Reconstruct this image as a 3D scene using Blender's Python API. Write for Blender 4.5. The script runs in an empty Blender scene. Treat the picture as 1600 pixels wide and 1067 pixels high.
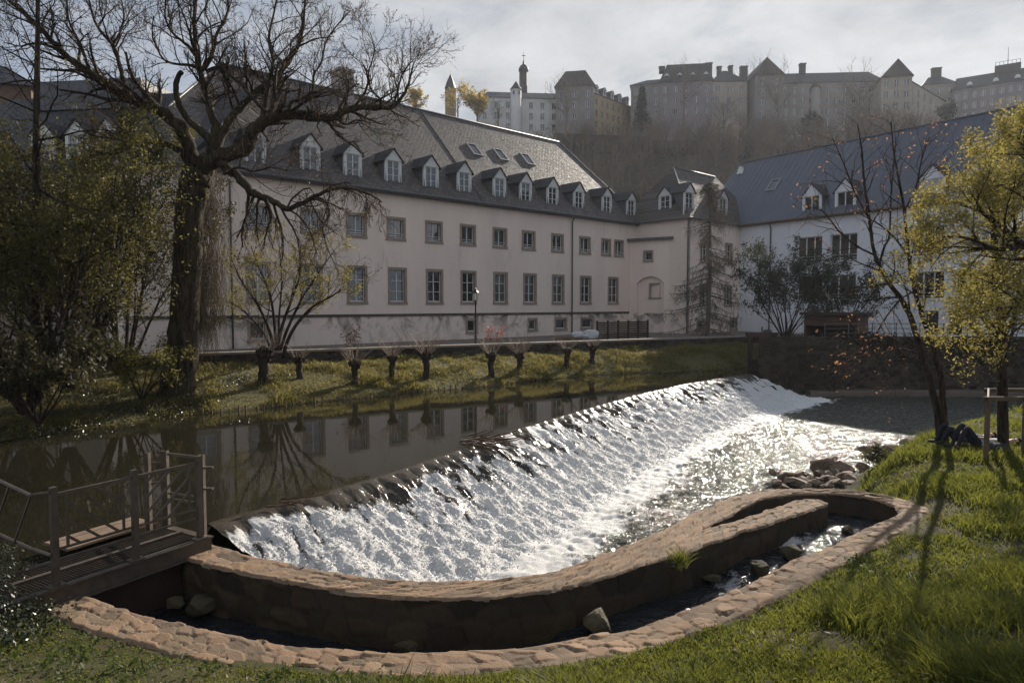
import bpy, bmesh, math, random
import numpy as np
from mathutils import Vector, Matrix
R = math.radians
rng = np.random.default_rng(7)
random.seed(7)
scene = bpy.context.scene
COL = scene.collection

# ------------------------------------------------------------------ camera model
F = 1067.0
CZ = 3.4
PIT = math.atan((533.5 - 477.0) / F)
_c, _s = math.cos(PIT), math.sin(PIT)
def ray(px, py):
    dx = (px - 800.0) / F; dy = (533.5 - py) / F
    den = _c + dy * _s
    return dx / den, (-_s + dy * _c) / den
def Pz(px, py, z=0.0):
    a, b = ray(px, py); Y = (z - CZ) / b
    return np.array((a * Y, Y, z))
def Py(px, py, Y):
    a, b = ray(px, py)
    return np.array((a * Y, Y, CZ + b * Y))
cam_d = bpy.data.cameras.new('camera'); cam = bpy.data.objects.new('camera', cam_d); COL.objects.link(cam)
cam_d.sensor_width = 36.0; cam_d.lens = 36.0 * F / 1600.0
cam_d.clip_start = 0.05; cam_d.clip_end = 3000
cam.location = (0, 0, CZ); cam.rotation_euler = (R(90) - PIT, 0, 0)
scene.camera = cam

# ------------------------------------------------------------------ noise (numpy)
def _h(ix, iy, k=0):
    n = (ix.astype(np.int64) * 374761393 + iy.astype(np.int64) * 668265263 + k * 974634777) & 0xffffffff
    n = ((n ^ (n >> 13)) * 1274126177) & 0xffffffff
    return ((n ^ (n >> 16)) & 0xffffff) / float(0xffffff)
def vnoise(x, y, k=0):
    x = np.asarray(x, float); y = np.asarray(y, float)
    ix = np.floor(x); iy = np.floor(y); fx = x - ix; fy = y - iy
    fx = fx * fx * fx * (fx * (fx * 6 - 15) + 10); fy = fy * fy * fy * (fy * (fy * 6 - 15) + 10)
    a = _h(ix, iy, k); b = _h(ix + 1, iy, k); c = _h(ix, iy + 1, k); d = _h(ix + 1, iy + 1, k)
    return (a * (1 - fx) + b * fx) * (1 - fy) + (c * (1 - fx) + d * fx) * fy
def fbm(x, y, o=4, k=0):
    s = 0; a = .5; t = 0
    for i in range(o):
        s = s + a * vnoise(x * 2 ** i + 17.3 * i, y * 2 ** i - 9.1 * i, k + i); t += a; a *= .5
    return s / t
def worley(x, y, k=0, jit=.8):
    ix = np.floor(x); iy = np.floor(y)
    f1 = np.full(x.shape, 9.0); f2 = np.full(x.shape, 9.0); idd = np.zeros(x.shape); cx = np.zeros(x.shape); cy = np.zeros(x.shape)
    for dx in (-1, 0, 1):
        for dy in (-1, 0, 1):
            jx = ix + dx; jy = iy + dy
            qx = jx + .5 + jit * (_h(jx, jy, k) - .5); qy = jy + .5 + jit * (_h(jx, jy, k + 1) - .5)
            d = np.hypot(qx - x, qy - y); m = d < f1
            f2 = np.where(m, f1, np.minimum(f2, d)); idd = np.where(m, _h(jx, jy, k + 2), idd)
            cx = np.where(m, x - qx, cx); cy = np.where(m, y - qy, cy)
            f1 = np.where(m, d, f1)
    return f1, f2, idd, cx, cy
def sstep(a, b, x):
    t = np.clip((np.asarray(x, float) - a) / (b - a), 0, 1); return t * t * (3 - 2 * t)

# ------------------------------------------------------------------ objects
def tag(o, label=None, cat=None, group=None, kind=None):
    if label: o['label'] = label
    if cat: o['category'] = cat
    if group: o['group'] = group
    if kind: o['kind'] = kind
    return o
def link(o, parent=None):
    COL.objects.link(o)
    if parent is not None: o.parent = parent
    return o
def thing(name, label, cat, loc=(0, 0, 0), rz=0, group=None):
    o = bpy.data.objects.new(name, None); COL.objects.link(o); o.empty_display_size = .2
    o.location = loc; o.rotation_euler = (0, 0, rz)
    return tag(o, label, cat, group)
def mesh_np(name, V, Fs, mat, parent=None, smooth=False, attr=None):
    """Fs: list of (m,k) int arrays."""
    me = bpy.data.meshes.new(name)
    V = np.asarray(V, np.float32)
    me.vertices.add(len(V)); me.vertices.foreach_set('co', V.ravel())
    if not isinstance(Fs, (list, tuple)): Fs = [Fs]
    Fs = [np.asarray(f, np.int32) for f in Fs if len(f)]
    nl = sum(f.size for f in Fs); npoly = sum(len(f) for f in Fs)
    me.loops.add(nl); me.polygons.add(npoly)
    li = np.concatenate([f.ravel() for f in Fs]); me.loops.foreach_set('vertex_index', li)
    ls = []; base = 0
    for f in Fs:
        ls.append(base + np.arange(len(f)) * f.shape[1]); base += f.size
    me.polygons.foreach_set('loop_start', np.concatenate(ls).astype(np.int32))
    if smooth: me.polygons.foreach_set('use_smooth', np.ones(npoly, bool))
    me.update(calc_edges=True); me.validate()
    if attr:
        for an, arr in attr.items():
            a = me.attributes.new(an, 'FLOAT', 'POINT'); a.data.foreach_set('value', np.asarray(arr, np.float32).ravel())
    if mat is not None:
        for m in (mat if isinstance(mat, (list, tuple)) else [mat]): me.materials.append(m)
    o = bpy.data.objects.new(name, me)
    return link(o, parent)
def grid_faces(n, m, keep=None):
    i = np.arange(n - 1)[:, None] * m + np.arange(m - 1)[None, :]
    f = np.stack([i, i + m, i + m + 1, i + 1], -1).reshape(-1, 4)
    if keep is not None: f = f[keep.reshape(-1)]
    return f
class MB:
    """a little mesh collector (boxes, polygons, tubes)"""
    def __init__(s): s.v = []; s.f = []; s.mi = []
    def add(s, vs, fs, mi=0):
        b = len(s.v); s.v.extend([tuple(map(float, q)) for q in vs]); s.f.extend([tuple(b + i for i in f) for f in fs]); s.mi.extend([mi] * len(fs)); return s
    def box(s, x0, x1, y0, y1, z0, z1, mi=0):
        return s.add([(x0, y0, z0), (x1, y0, z0), (x1, y1, z0), (x0, y1, z0), (x0, y0, z1), (x1, y0, z1), (x1, y1, z1), (x0, y1, z1)],
                     [(0, 3, 2, 1), (4, 5, 6, 7), (0, 1, 5, 4), (1, 2, 6, 5), (2, 3, 7, 6), (3, 0, 4, 7)], mi)
    def beam(s, p, q, w, h, up=(0, 0, 1), mi=0):
        p = Vector(p); q = Vector(q); t = (q - p).normalized(); u = Vector(up)
        a = t.cross(u)
        if a.length < 1e-3: a = t.cross(Vector((1, 0, 0)))
        a.normalize(); b = a.cross(t).normalized()
        vs = []
        for c in (p, q):
            for sx, sy in ((-1, -1), (1, -1), (1, 1), (-1, 1)): vs.append(c + a * (sx * w / 2) + b * (sy * h / 2))
        return s.add(vs, [(3, 2, 1, 0), (4, 5, 6, 7), (0, 1, 5, 4), (1, 2, 6, 5), (2, 3, 7, 6), (3, 0, 4, 7)], mi)
    def tube(s, pts, rad, n=6, mi=0, cap=True):
        pts = [Vector(p) for p in pts]; k = len(pts)
        if not hasattr(rad, '__len__'): rad = [rad] * k
        vs = []; ref = None
        for i in range(k):
            t = (pts[min(i + 1, k - 1)] - pts[max(i - 1, 0)]).normalized()
            if ref is None: ref = Vector((0, 0, 1)) if abs(t.z) < .8 else Vector((1, 0, 0))
            a = t.cross(ref).normalized(); b = t.cross(a).normalized(); ref = -b if False else ref
            for j in range(n):
                an = 2 * math.pi * j / n; vs.append(pts[i] + (a * math.cos(an) + b * math.sin(an)) * rad[i])
        fs = [(i * n + j, i * n + (j + 1) % n, (i + 1) * n + (j + 1) % n, (i + 1) * n + j) for i in range(k - 1) for j in range(n)]
        if cap: fs += [tuple(range(n - 1, -1, -1)), tuple((k - 1) * n + j for j in range(n))]
        return s.add(vs, fs, mi)
    def lathe(s, prof, n=12, c=(0, 0), mi=0):
        vs = []; k = len(prof)
        for r, z in prof:
            for j in range(n):
                an = 2 * math.pi * j / n; vs.append((c[0] + r * math.cos(an), c[1] + r * math.sin(an), z))
        fs = [(i * n + j, i * n + (j + 1) % n, (i + 1) * n + (j + 1) % n, (i + 1) * n + j) for i in range(k - 1) for j in range(n)]
        fs += [tuple(range(n - 1, -1, -1)), tuple((k - 1) * n + j for j in range(n))]
        return s.add(vs, fs, mi)
    def prism(s, poly, a, b, axis='y', mi=0):
        """poly: list of 2-D points; extruded from a to b along axis (y: poly is x,z; z: poly is x,y; x: poly is y,z)"""
        n = len(poly); mk = {'y': lambda p, t: (p[0], t, p[1]), 'z': lambda p, t: (p[0], p[1], t), 'x': lambda p, t: (t, p[0], p[1])}[axis]
        vs = [mk(p, a) for p in poly] + [mk(p, b) for p in poly]
        fs = [tuple(range(n)), tuple(range(2 * n - 1, n - 1, -1))] + [(i, i + n, (i + 1) % n + n, (i + 1) % n) for i in range(n)]
        return s.add(vs, fs, mi)
    def mesh(s, name, mat, smooth=False, bevel=0):
        me = bpy.data.meshes.new(name); me.from_pydata(s.v, [], s.f)
        for m in (mat if isinstance(mat, (list, tuple)) else [mat]): me.materials.append(m)
        if isinstance(mat, (list, tuple)): me.polygons.foreach_set('material_index', s.mi)
        bm = bmesh.new(); bm.from_mesh(me); bmesh.ops.recalc_face_normals(bm, faces=bm.faces)
        if bevel: bmesh.ops.bevel(bm, geom=list(bm.edges), offset=bevel, segments=1, affect='EDGES', profile=.5)
        bm.to_mesh(me); bm.free()
        if smooth: me.polygons.foreach_set('use_smooth', np.ones(len(me.polygons), bool))
        me.update(); return me
    def build(s, name, mat, parent=None, smooth=False, bevel=0):
        return link(bpy.data.objects.new(name, s.mesh(name, mat, smooth, bevel)), parent)
def put(name, me, parent, loc=(0, 0, 0), rz=0, scale=None):
    o = bpy.data.objects.new(name, me); link(o, parent); o.location = loc; o.rotation_euler = (0, 0, rz)
    if scale is not None: o.scale = scale if hasattr(scale, '__len__') else (scale,) * 3
    return o
def copy_tree(o, parent=None):
    c = o.copy(); COL.objects.link(c); c.parent = parent
    for ch in [x for x in o.children]: copy_tree(ch, c)
    return c

class Tubes:
    """batches tapered tubes of equal point count"""
    def __init__(s): s.b = {}
    def add(s, pts, rad, n): s.b.setdefault((len(pts), n), []).append((pts, rad))
    def arrays(s):
        VV = []; FF = []; base = 0
        for (k, n), L in s.b.items():
            P = np.array([l[0] for l in L], float); Rr = np.array([l[1] for l in L], float); m = len(L)
            T = np.empty_like(P); T[:, 1:-1] = P[:, 2:] - P[:, :-2]; T[:, 0] = P[:, 1] - P[:, 0]; T[:, -1] = P[:, -1] - P[:, -2]
            T /= np.linalg.norm(T, axis=-1, keepdims=True) + 1e-9
            D = P[:, -1] - P[:, 0]; D /= np.linalg.norm(D, axis=-1, keepdims=True) + 1e-9
            ref = np.where(np.abs(D[:, 2:3]) < .75, np.array([[0, 0, 1.]]), np.array([[.8, .6, 0]]))[:, None, :]
            A = np.cross(T, np.broadcast_to(ref, T.shape)); A /= np.linalg.norm(A, axis=-1, keepdims=True) + 1e-9
            B = np.cross(T, A); an = 2 * math.pi * np.arange(n) / n
            V = P[:, :, None, :] + Rr[:, :, None, None] * (A[:, :, None, :] * np.cos(an)[None, None, :, None] + B[:, :, None, :] * np.sin(an)[None, None, :, None])
            i = np.arange(k - 1)[:, None] * n; j = np.arange(n)[None, :]; j2 = (j + 1) % n
            f = np.stack([i + j, i + j2, i + n + j2, i + n + j], -1).reshape(-1, 4)
            f = (f[None] + (np.arange(m) * k * n)[:, None, None]).reshape(-1, 4)
            VV.append(V.reshape(-1, 3)); FF.append(f + base); base += m * k * n
        if not VV: return np.zeros((0, 3)), np.zeros((0, 4), int)
        return np.concatenate(VV), np.concatenate(FF)
    def build(s, name, mat, parent=None, off=None):
        V, Fc = s.arrays()
        if off is not None: V = V - np.asarray(off)
        return mesh_np(name, V, Fc, mat, parent, smooth=True)

# ------------------------------------------------------------------ materials
def nodes_of(name):
    m = bpy.data.materials.new(name); m.use_nodes = True; nt = m.node_tree; nt.nodes.clear()
    out = nt.nodes.new('ShaderNodeOutputMaterial'); return m, nt, out
def N(nt, t, **kw):
    n = nt.nodes.new(t)
    for k, v in kw.items():
        if k in n.inputs: n.inputs[k].default_value = v
        else: setattr(n, k, v)
    return n
def lk(nt, a, b): nt.links.new(a, b)
def noise(nt, scale, detail=5, rough=.55, co=None, dist=0):
    n = N(nt, 'ShaderNodeTexNoise', Scale=scale, Detail=detail, Roughness=rough, Distortion=dist)
    if co is not None: lk(nt, co, n.inputs['Vector'])
    return n.outputs['Fac']
def ramp(nt, fac, stops):
    r = N(nt, 'ShaderNodeValToRGB'); e = r.color_ramp.elements
    while len(e) < len(stops): e.new(.5)
    for el, (p, c) in zip(e, stops):
        el.position = p; el.color = (*c, 1) if len(c) == 3 else c
    lk(nt, fac, r.inputs['Fac']); return r.outputs['Color']
def mixc(nt, fac, a, b, mode='MIX'):
    n = N(nt, 'ShaderNodeMix', data_type='RGBA', blend_type=mode)
    for s, v in ((0, fac), (6, a), (7, b)):
        if hasattr(v, 'links'): lk(nt, v, n.inputs[s])
        else: n.inputs[s].default_value = v if s == 0 else ((*v, 1) if len(v) == 3 else v)
    return n.outputs[2]
def math_(nt, op, a, b=None, clamp=False):
    n = N(nt, 'ShaderNodeMath', operation=op, use_clamp=clamp)
    for i, v in enumerate((a, b)):
        if v is None: continue
        if hasattr(v, 'links'): lk(nt, v, n.inputs[i])
        else: n.inputs[i].default_value = v
    return n.outputs[0]
def pos(nt): return N(nt, 'ShaderNodeNewGeometry').outputs['Position']
def objco(nt): return N(nt, 'ShaderNodeTexCoord').outputs['Object']
def bump(nt, h, strength=.5, dist=.02, prev=None):
    b = N(nt, 'ShaderNodeBump', Strength=strength, Distance=dist); lk(nt, h, b.inputs['Height'])
    if prev is not None: lk(nt, prev, b.inputs['Normal'])
    return b.outputs['Normal']
def principled(nt, out, color, rough=.8, normal=None, spec=.4, metal=0.0):
    p = N(nt, 'ShaderNodeBsdfPrincipled'); p.inputs['Metallic'].default_value = metal
    p.inputs['Specular IOR Level'].default_value = spec
    if hasattr(color, 'links'): lk(nt, color, p.inputs['Base Color'])
    else: p.inputs['Base Color'].default_value = (*color, 1)
    if hasattr(rough, 'links'): lk(nt, rough, p.inputs['Roughness'])
    else: p.inputs['Roughness'].default_value = rough
    if normal is not None: lk(nt, normal, p.inputs['Normal'])
    if out is not None: lk(nt, p.outputs[0], out.inputs['Surface'])
    return p
def M(name, c1, c2=None, scale=4., rough=.8, bmp=.3, bscale=30., bdist=.02, spec=.4, metal=0., detail=6, obj=False, c3=None):
    m, nt, out = nodes_of(name); co = objco(nt) if obj else pos(nt)
    c2 = c2 or tuple(.7 * x for x in c1)
    f = noise(nt, scale, detail, .6, co)
    col = ramp(nt, f, [(.3, c2), (.68, c1)])
    f2 = noise(nt, scale * 7, 4, .6, co)
    col = mixc(nt, math_(nt, 'MULTIPLY', f2, .35), col, tuple(.55 * x for x in c1) if c3 is None else c3)
    nb = bump(nt, noise(nt, bscale, 5, .65, co), bmp, bdist) if bmp else None
    principled(nt, out, col, rough, nb, spec, metal)
    return m
def leafmat(name, c1, c2, trans=.5, scale=1.5, rough=.6):
    m, nt, out = nodes_of(name); co = pos(nt)
    f = noise(nt, scale, 3, .5, co); f2 = noise(nt, 23, 2, .5, co)
    col = mixc(nt, f2, ramp(nt, f, [(.35, c2), (.65, c1)]), tuple(.6 * x for x in c2))
    p = principled(nt, None, col, rough, None, .3)
    t = N(nt, 'ShaderNodeBsdfTranslucent'); lk(nt, mixc(nt, .5, col, tuple(min(1, 1.6 * x) for x in c1)), t.inputs['Color'])
    mx = N(nt, 'ShaderNodeMixShader'); mx.inputs[0].default_value = trans
    lk(nt, p.outputs[0], mx.inputs[1]); lk(nt, t.outputs[0], mx.inputs[2]); lk(nt, mx.outputs[0], out.inputs['Surface'])
    return m
MT = {}
def barkmat(name, c1, c2, moss=None):
    m, nt, out = nodes_of(name); co = pos(nt); mp = N(nt, 'ShaderNodeMapping'); mp.inputs['Scale'].default_value = (1, 1, .16); lk(nt, co, mp.inputs['Vector'])
    f = noise(nt, 13, 6, .65, mp.outputs[0], .8); col = ramp(nt, f, [(.38, tuple(.35 * x for x in c2)), (.5, c2), (.64, c1)])
    if moss: col = mixc(nt, ramp(nt, noise(nt, 1.4, 5, .6, co), [(.5, (0, 0, 0)), (.7, (.6,) * 3)]), col, moss)
    nb = bump(nt, f, 1., .09, bump(nt, noise(nt, 30, 5, .7, co), .6, .02)); principled(nt, out, col, .92, nb, .2); return m
MT['bark'] = barkmat('bark', (.085, .062, .043), (.045, .033, .024))
MT['bark_moss'] = barkmat('mossy_bark', (.095, .07, .045), (.05, .037, .024), (.065, .06, .018))
MT['bark_pale'] = M('pale_twig', (.32, .25, .19), (.18, .13, .10), 9, .8, .2)
MT['bark_grey'] = M('grey_bark', (.18, .15, .12), (.09, .075, .06), 2, .9, .4)
MT['wood'] = M('weathered_wood', (.17, .12, .075), (.09, .06, .04), 5, .8, .4, 40)
MT['wood_dark'] = M('dark_wood', (.05, .028, .018), (.025, .015, .01), 3, .7, .3, 30)
MT['steel'] = M('rusted_grey_steel', (.125, .10, .078), (.065, .05, .038), 9, .5, .15, 60, .005, .5, .35)
MT['black'] = M('black_iron', (.02, .02, .022), (.012, .012, .012), 8, .45, .1)
MT['white'] = M('white_paint', (.72, .72, .70), (.6, .6, .58), 6, .5, .05)
MT['sand'] = M('sandstone_surround', (.36, .29, .225), (.25, .20, .16), 3, .85, .25, 40, .01)
MT['lead'] = M('lead_grey', (.10, .105, .115), (.07, .07, .08), 4, .55, .1, 20, .01, .5)
MT['leaf_yellow'] = leafmat('yellow_green_leaves', (.32, .265, .065), (.17, .16, .045), .5)
MT['leaf_mid'] = leafmat('mid_olive_leaves', (.13, .115, .035), (.07, .068, .022), .4)
MT['leaf_olive'] = leafmat('olive_leaves', (.21, .185, .045), (.10, .10, .028), .45)
MT['leaf_dark'] = leafmat('dark_leaves', (.085, .075, .03), (.045, .042, .02), .3)
MT['leaf_bud'] = leafmat('orange_buds', (.42, .22, .10), (.28, .13, .06), .5)
MT['leaf_gold'] = leafmat('golden_leaves', (.42, .30, .05), (.3, .23, .05), .5)
MT['leaf_brown'] = leafmat('brown_hanging_twigs', (.20, .12, .045), (.12, .07, .03), .35)

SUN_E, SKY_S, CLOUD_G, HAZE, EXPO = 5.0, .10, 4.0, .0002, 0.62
# ------------------------------------------------------------------ building materials
def plaster(name, c1, c2, zs=None, stain=(.05, .045, .04)):
    m, nt, out = nodes_of(name); co = pos(nt)
    mp = N(nt, 'ShaderNodeMapping'); mp.inputs['Scale'].default_value = (1, 1, .25); lk(nt, co, mp.inputs['Vector'])
    f = noise(nt, .5, 6, .6, mp.outputs[0]); col = ramp(nt, f, [(.3, c2), (.7, c1)])
    st = noise(nt, 1.6, 7, .68, mp.outputs[0], .6)
    col = mixc(nt, math_(nt, 'MULTIPLY', ramp(nt, st, [(.58, (0, 0, 0)), (.75, (1, 1, 1))]), .25), col, stain)
    if zs is not None:
        sep = N(nt, 'ShaderNodeSeparateXYZ'); lk(nt, co, sep.inputs[0])
        mr = N(nt, 'ShaderNodeMapRange'); lk(nt, sep.outputs['Z'], mr.inputs[0])
        mr.inputs[1].default_value = zs - 1.5; mr.inputs[2].default_value = zs
        big = noise(nt, .55, 6, .7, co, 1.2)
        k = math_(nt, 'MULTIPLY', ramp(nt, mr.outputs[0], [(0, (.3,) * 3), (.6, (.6,) * 3), (.95, (1, 1, 1)), (1., (0, 0, 0))]), ramp(nt, big, [(.47, (0, 0, 0)), (.6, (1, 1, 1))]))
        col = mixc(nt, math_(nt, 'MULTIPLY', k, .9), col, stain)
    nb = bump(nt, noise(nt, 60, 4, .6, co), .12, .01)
    principled(nt, out, col, .9, nb, .2); return m
def slate(name, c1, c2, rough=.42, w=.34, h=.2, slope=1.37, spec=.5):
    m, nt, out = nodes_of(name); co = objco(nt)
    sep = N(nt, 'ShaderNodeSeparateXYZ'); lk(nt, co, sep.inputs[0])
    xy = math_(nt, 'ADD', sep.outputs['X'], math_(nt, 'MULTIPLY', sep.outputs['Y'], .02))
    cb = N(nt, 'ShaderNodeCombineXYZ'); lk(nt, xy, cb.inputs[0]); lk(nt, math_(nt, 'MULTIPLY', sep.outputs['Z'], slope), cb.inputs[1])
    b = N(nt, 'ShaderNodeTexBrick'); lk(nt, cb.outputs[0], b.inputs['Vector'])
    b.inputs['Scale'].default_value = 1; b.inputs['Brick Width'].default_value = w; b.inputs['Row Height'].default_value = h
    b.inputs['Mortar Size'].default_value = .022; b.inputs['Bias'].default_value = -.1
    b.inputs['Color1'].default_value = (*c1, 1); b.inputs['Color2'].default_value = (*c2, 1); b.inputs['Mortar'].default_value = (.012, .012, .013, 1)
    mp = N(nt, 'ShaderNodeMapping'); mp.inputs['Scale'].default_value = (1, .3, .3); lk(nt, co, mp.inputs['Vector'])
    st = noise(nt, .9, 7, .7, mp.outputs[0], .4)
    col = mixc(nt, math_(nt, 'MULTIPLY', st, .45), b.outputs['Color'], tuple(.9 * x for x in c1), 'MIX')
    # each course is tilted a little: saw-tooth height
    saw = math_(nt, 'FRACT', math_(nt, 'DIVIDE', math_(nt, 'MULTIPLY', sep.outputs['Z'], slope), h))
    n1 = bump(nt, saw, .8, .06); nb = bump(nt, math_(nt, 'ADD', math_(nt, 'MULTIPLY', b.outputs['Fac'], -1.), math_(nt, 'MULTIPLY', noise(nt, 14, 4, .6, co), 1.4)), .7, .02, n1)
    rr = ramp(nt, noise(nt, 3, 4, .6, co), [(.3, (rough - .08,) * 3), (.7, (rough + .15,) * 3)])
    principled(nt, out, col, rr, nb, spec); return m
def glass(name, base=(.012, .014, .018), rough=.03):
    m, nt, out = nodes_of(name); nb = bump(nt, noise(nt, .7, 2, .5, pos(nt)), .04, .15)
    p = principled(nt, out, base, rough, nb, .5); p.inputs['IOR'].default_value = 2.1; return m
MT['plaster'] = plaster('pink_beige_plaster', (.82, .69, .60), (.72, .60, .525), 2.75)
MT['plaster_blue'] = plaster('cool_white_plaster', (.74, .75, .79), (.66, .67, .70))
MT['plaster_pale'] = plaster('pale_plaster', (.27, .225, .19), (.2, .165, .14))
MT['slate'] = slate('slate_tiles', (.145, .122, .107), (.05, .045, .043), .54, .36, .24, spec=.36)
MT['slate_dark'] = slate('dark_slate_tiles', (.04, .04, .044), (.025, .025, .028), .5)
MT['metal_roof'] = M('blue_grey_sheet_roof', (.115, .125, .155), (.095, .104, .13), .6, .45, .1, 8, .02, .5, .3)
MT['glass'] = glass('window_glass'); MT['glass_curtain'] = glass('curtained_glass', (.06, .065, .05), .06); MT['glass_dark'] = glass('dark_window_glass', (.006, .006, .007), .12)
MT['curtain'] = M('greenish_curtain', (.10, .11, .07), None, 2)

class Frame:
    def __init__(s, O, u, z=0.0):
        s.O = np.array((O[0], O[1], z)); s.u = np.array((u[0], u[1], 0.)) / math.hypot(*u); s.v = np.array((-s.u[1], s.u[0], 0.))
        s.rz = math.atan2(s.u[1], s.u[0])
    def w(s, x, y, z=0): return s.O + s.u * x + s.v * y + np.array((0, 0, z))
    def hit(s, px, py, y=0.0):
        a, b = ray(px, py); d = np.array((a, 1., b)); o = np.array((0, 0, CZ))
        t = np.dot(s.O + s.v * y - o, s.v) / np.dot(d, s.v); q = o + d * t - s.O
        return float(np.dot(q, s.u)), float(q[2])

def wall_holes(mb, x0, x1, z0, z1, holes, y=0.0, depth=0.0, mi=0):
    """sheet at y with rectangular openings"""
    xs = sorted({x0, x1, *[h[0] for h in holes], *[h[1] for h in holes]}); zs = sorted({z0, z1, *[h[2] for h in holes], *[h[3] for h in holes]})
    for i in range(len(xs) - 1):
        for j in range(len(zs) - 1):
            cx = (xs[i] + xs[i + 1]) / 2; cz = (zs[j] + zs[j + 1]) / 2
            if any(h[0] < cx < h[1] and h[2] < cz < h[3] for h in holes): continue
            mb.add([(xs[i], y, zs[j]), (xs[i + 1], y, zs[j]), (xs[i + 1], y, zs[j + 1]), (xs[i], y, zs[j + 1])], [(0, 1, 2, 3)], mi)
_wc = {}
def window(parent, x, z, w, h, fr=.17, y=0.0, bars=(1, 2), mat='sand', rail=False, gl='glass', sashw=.05, dep=.26, rz=0, loc=None):
    """part 'window' (stone surround) > sash, pane, guard_rail. x,z = lower centre of the clear opening"""
    key = (round(w, 2), round(h, 2), fr, bars, mat, rail, gl, sashw, dep)
    if key not in _wc:
        a = MB(); o = .04
        a.box(-w / 2 - fr, -w / 2, -o, dep, 0, h); a.box(w / 2, w / 2 + fr, -o, dep, 0, h)
        a.box(-w / 2 - fr, w / 2 + fr, -o, dep, h, h + fr); a.box(-w / 2 - fr - .02, w / 2 + fr + .02, -o - .04, dep, -fr * .9, 0)
        s = MB(); yb = dep - .12; e = .003
        s.box(-w / 2 + e, -w / 2 + sashw, yb, yb + .06, e, h - e); s.box(w / 2 - sashw, w / 2 - e, yb, yb + .06, e, h - e)
        s.box(-w / 2 + sashw, w / 2 - sashw, yb, yb + .06, e, sashw + .03); s.box(-w / 2 + sashw, w / 2 - sashw, yb, yb + .06, h - sashw, h - e)
        for i in range(bars[0]):
            cx = -w / 2 + w * (i + 1) / (bars[0] + 1); s.box(cx - sashw * .75, cx + sashw * .75, yb - .005, yb + .055, sashw + .03, h - sashw)
        for i in range(bars[1]):
            cz = h * (i + 1) / (bars[1] + 1)
            n = bars[0] + 1
            for k in range(n):
                xa = -w / 2 + w * k / n + sashw * .8; xb = -w / 2 + w * (k + 1) / n - sashw * .8
                s.box(xa, xb, yb + .005, yb + .05, cz - .018, cz + .018)
        g = MB(); g.box(-w / 2 + .01, w / 2 - .01, yb + .035, yb + .048, .01, h - .01)
        r = None
        if rail:
            r = MB(); r.box(-w / 2, w / 2, -.01, .02, h * .22, h * .22 + .03); r.box(-w / 2, w / 2, -.01, .02, h * .10, h * .10 + .03); r = r.mesh('guard_rail', MT['white'])
        _wc[key] = (a.mesh('window', MT[mat]), s.mesh('sash', MT['white']), g.mesh('pane', MT[gl]), r)
    a, s, g, r = _wc[key]
    o = put('window', a, parent, (x, y, z) if loc is None else loc, rz)
    put('sash', s, o); put('pane', g, o)
    if r: put('guard_rail', r, o)
    return o
def hole_of(x, z, w, h, fr=.17): return (x - w / 2 - fr / 2, x + w / 2 + fr / 2, z - fr / 2, z + h + fr / 2)
_dc = {}
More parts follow.
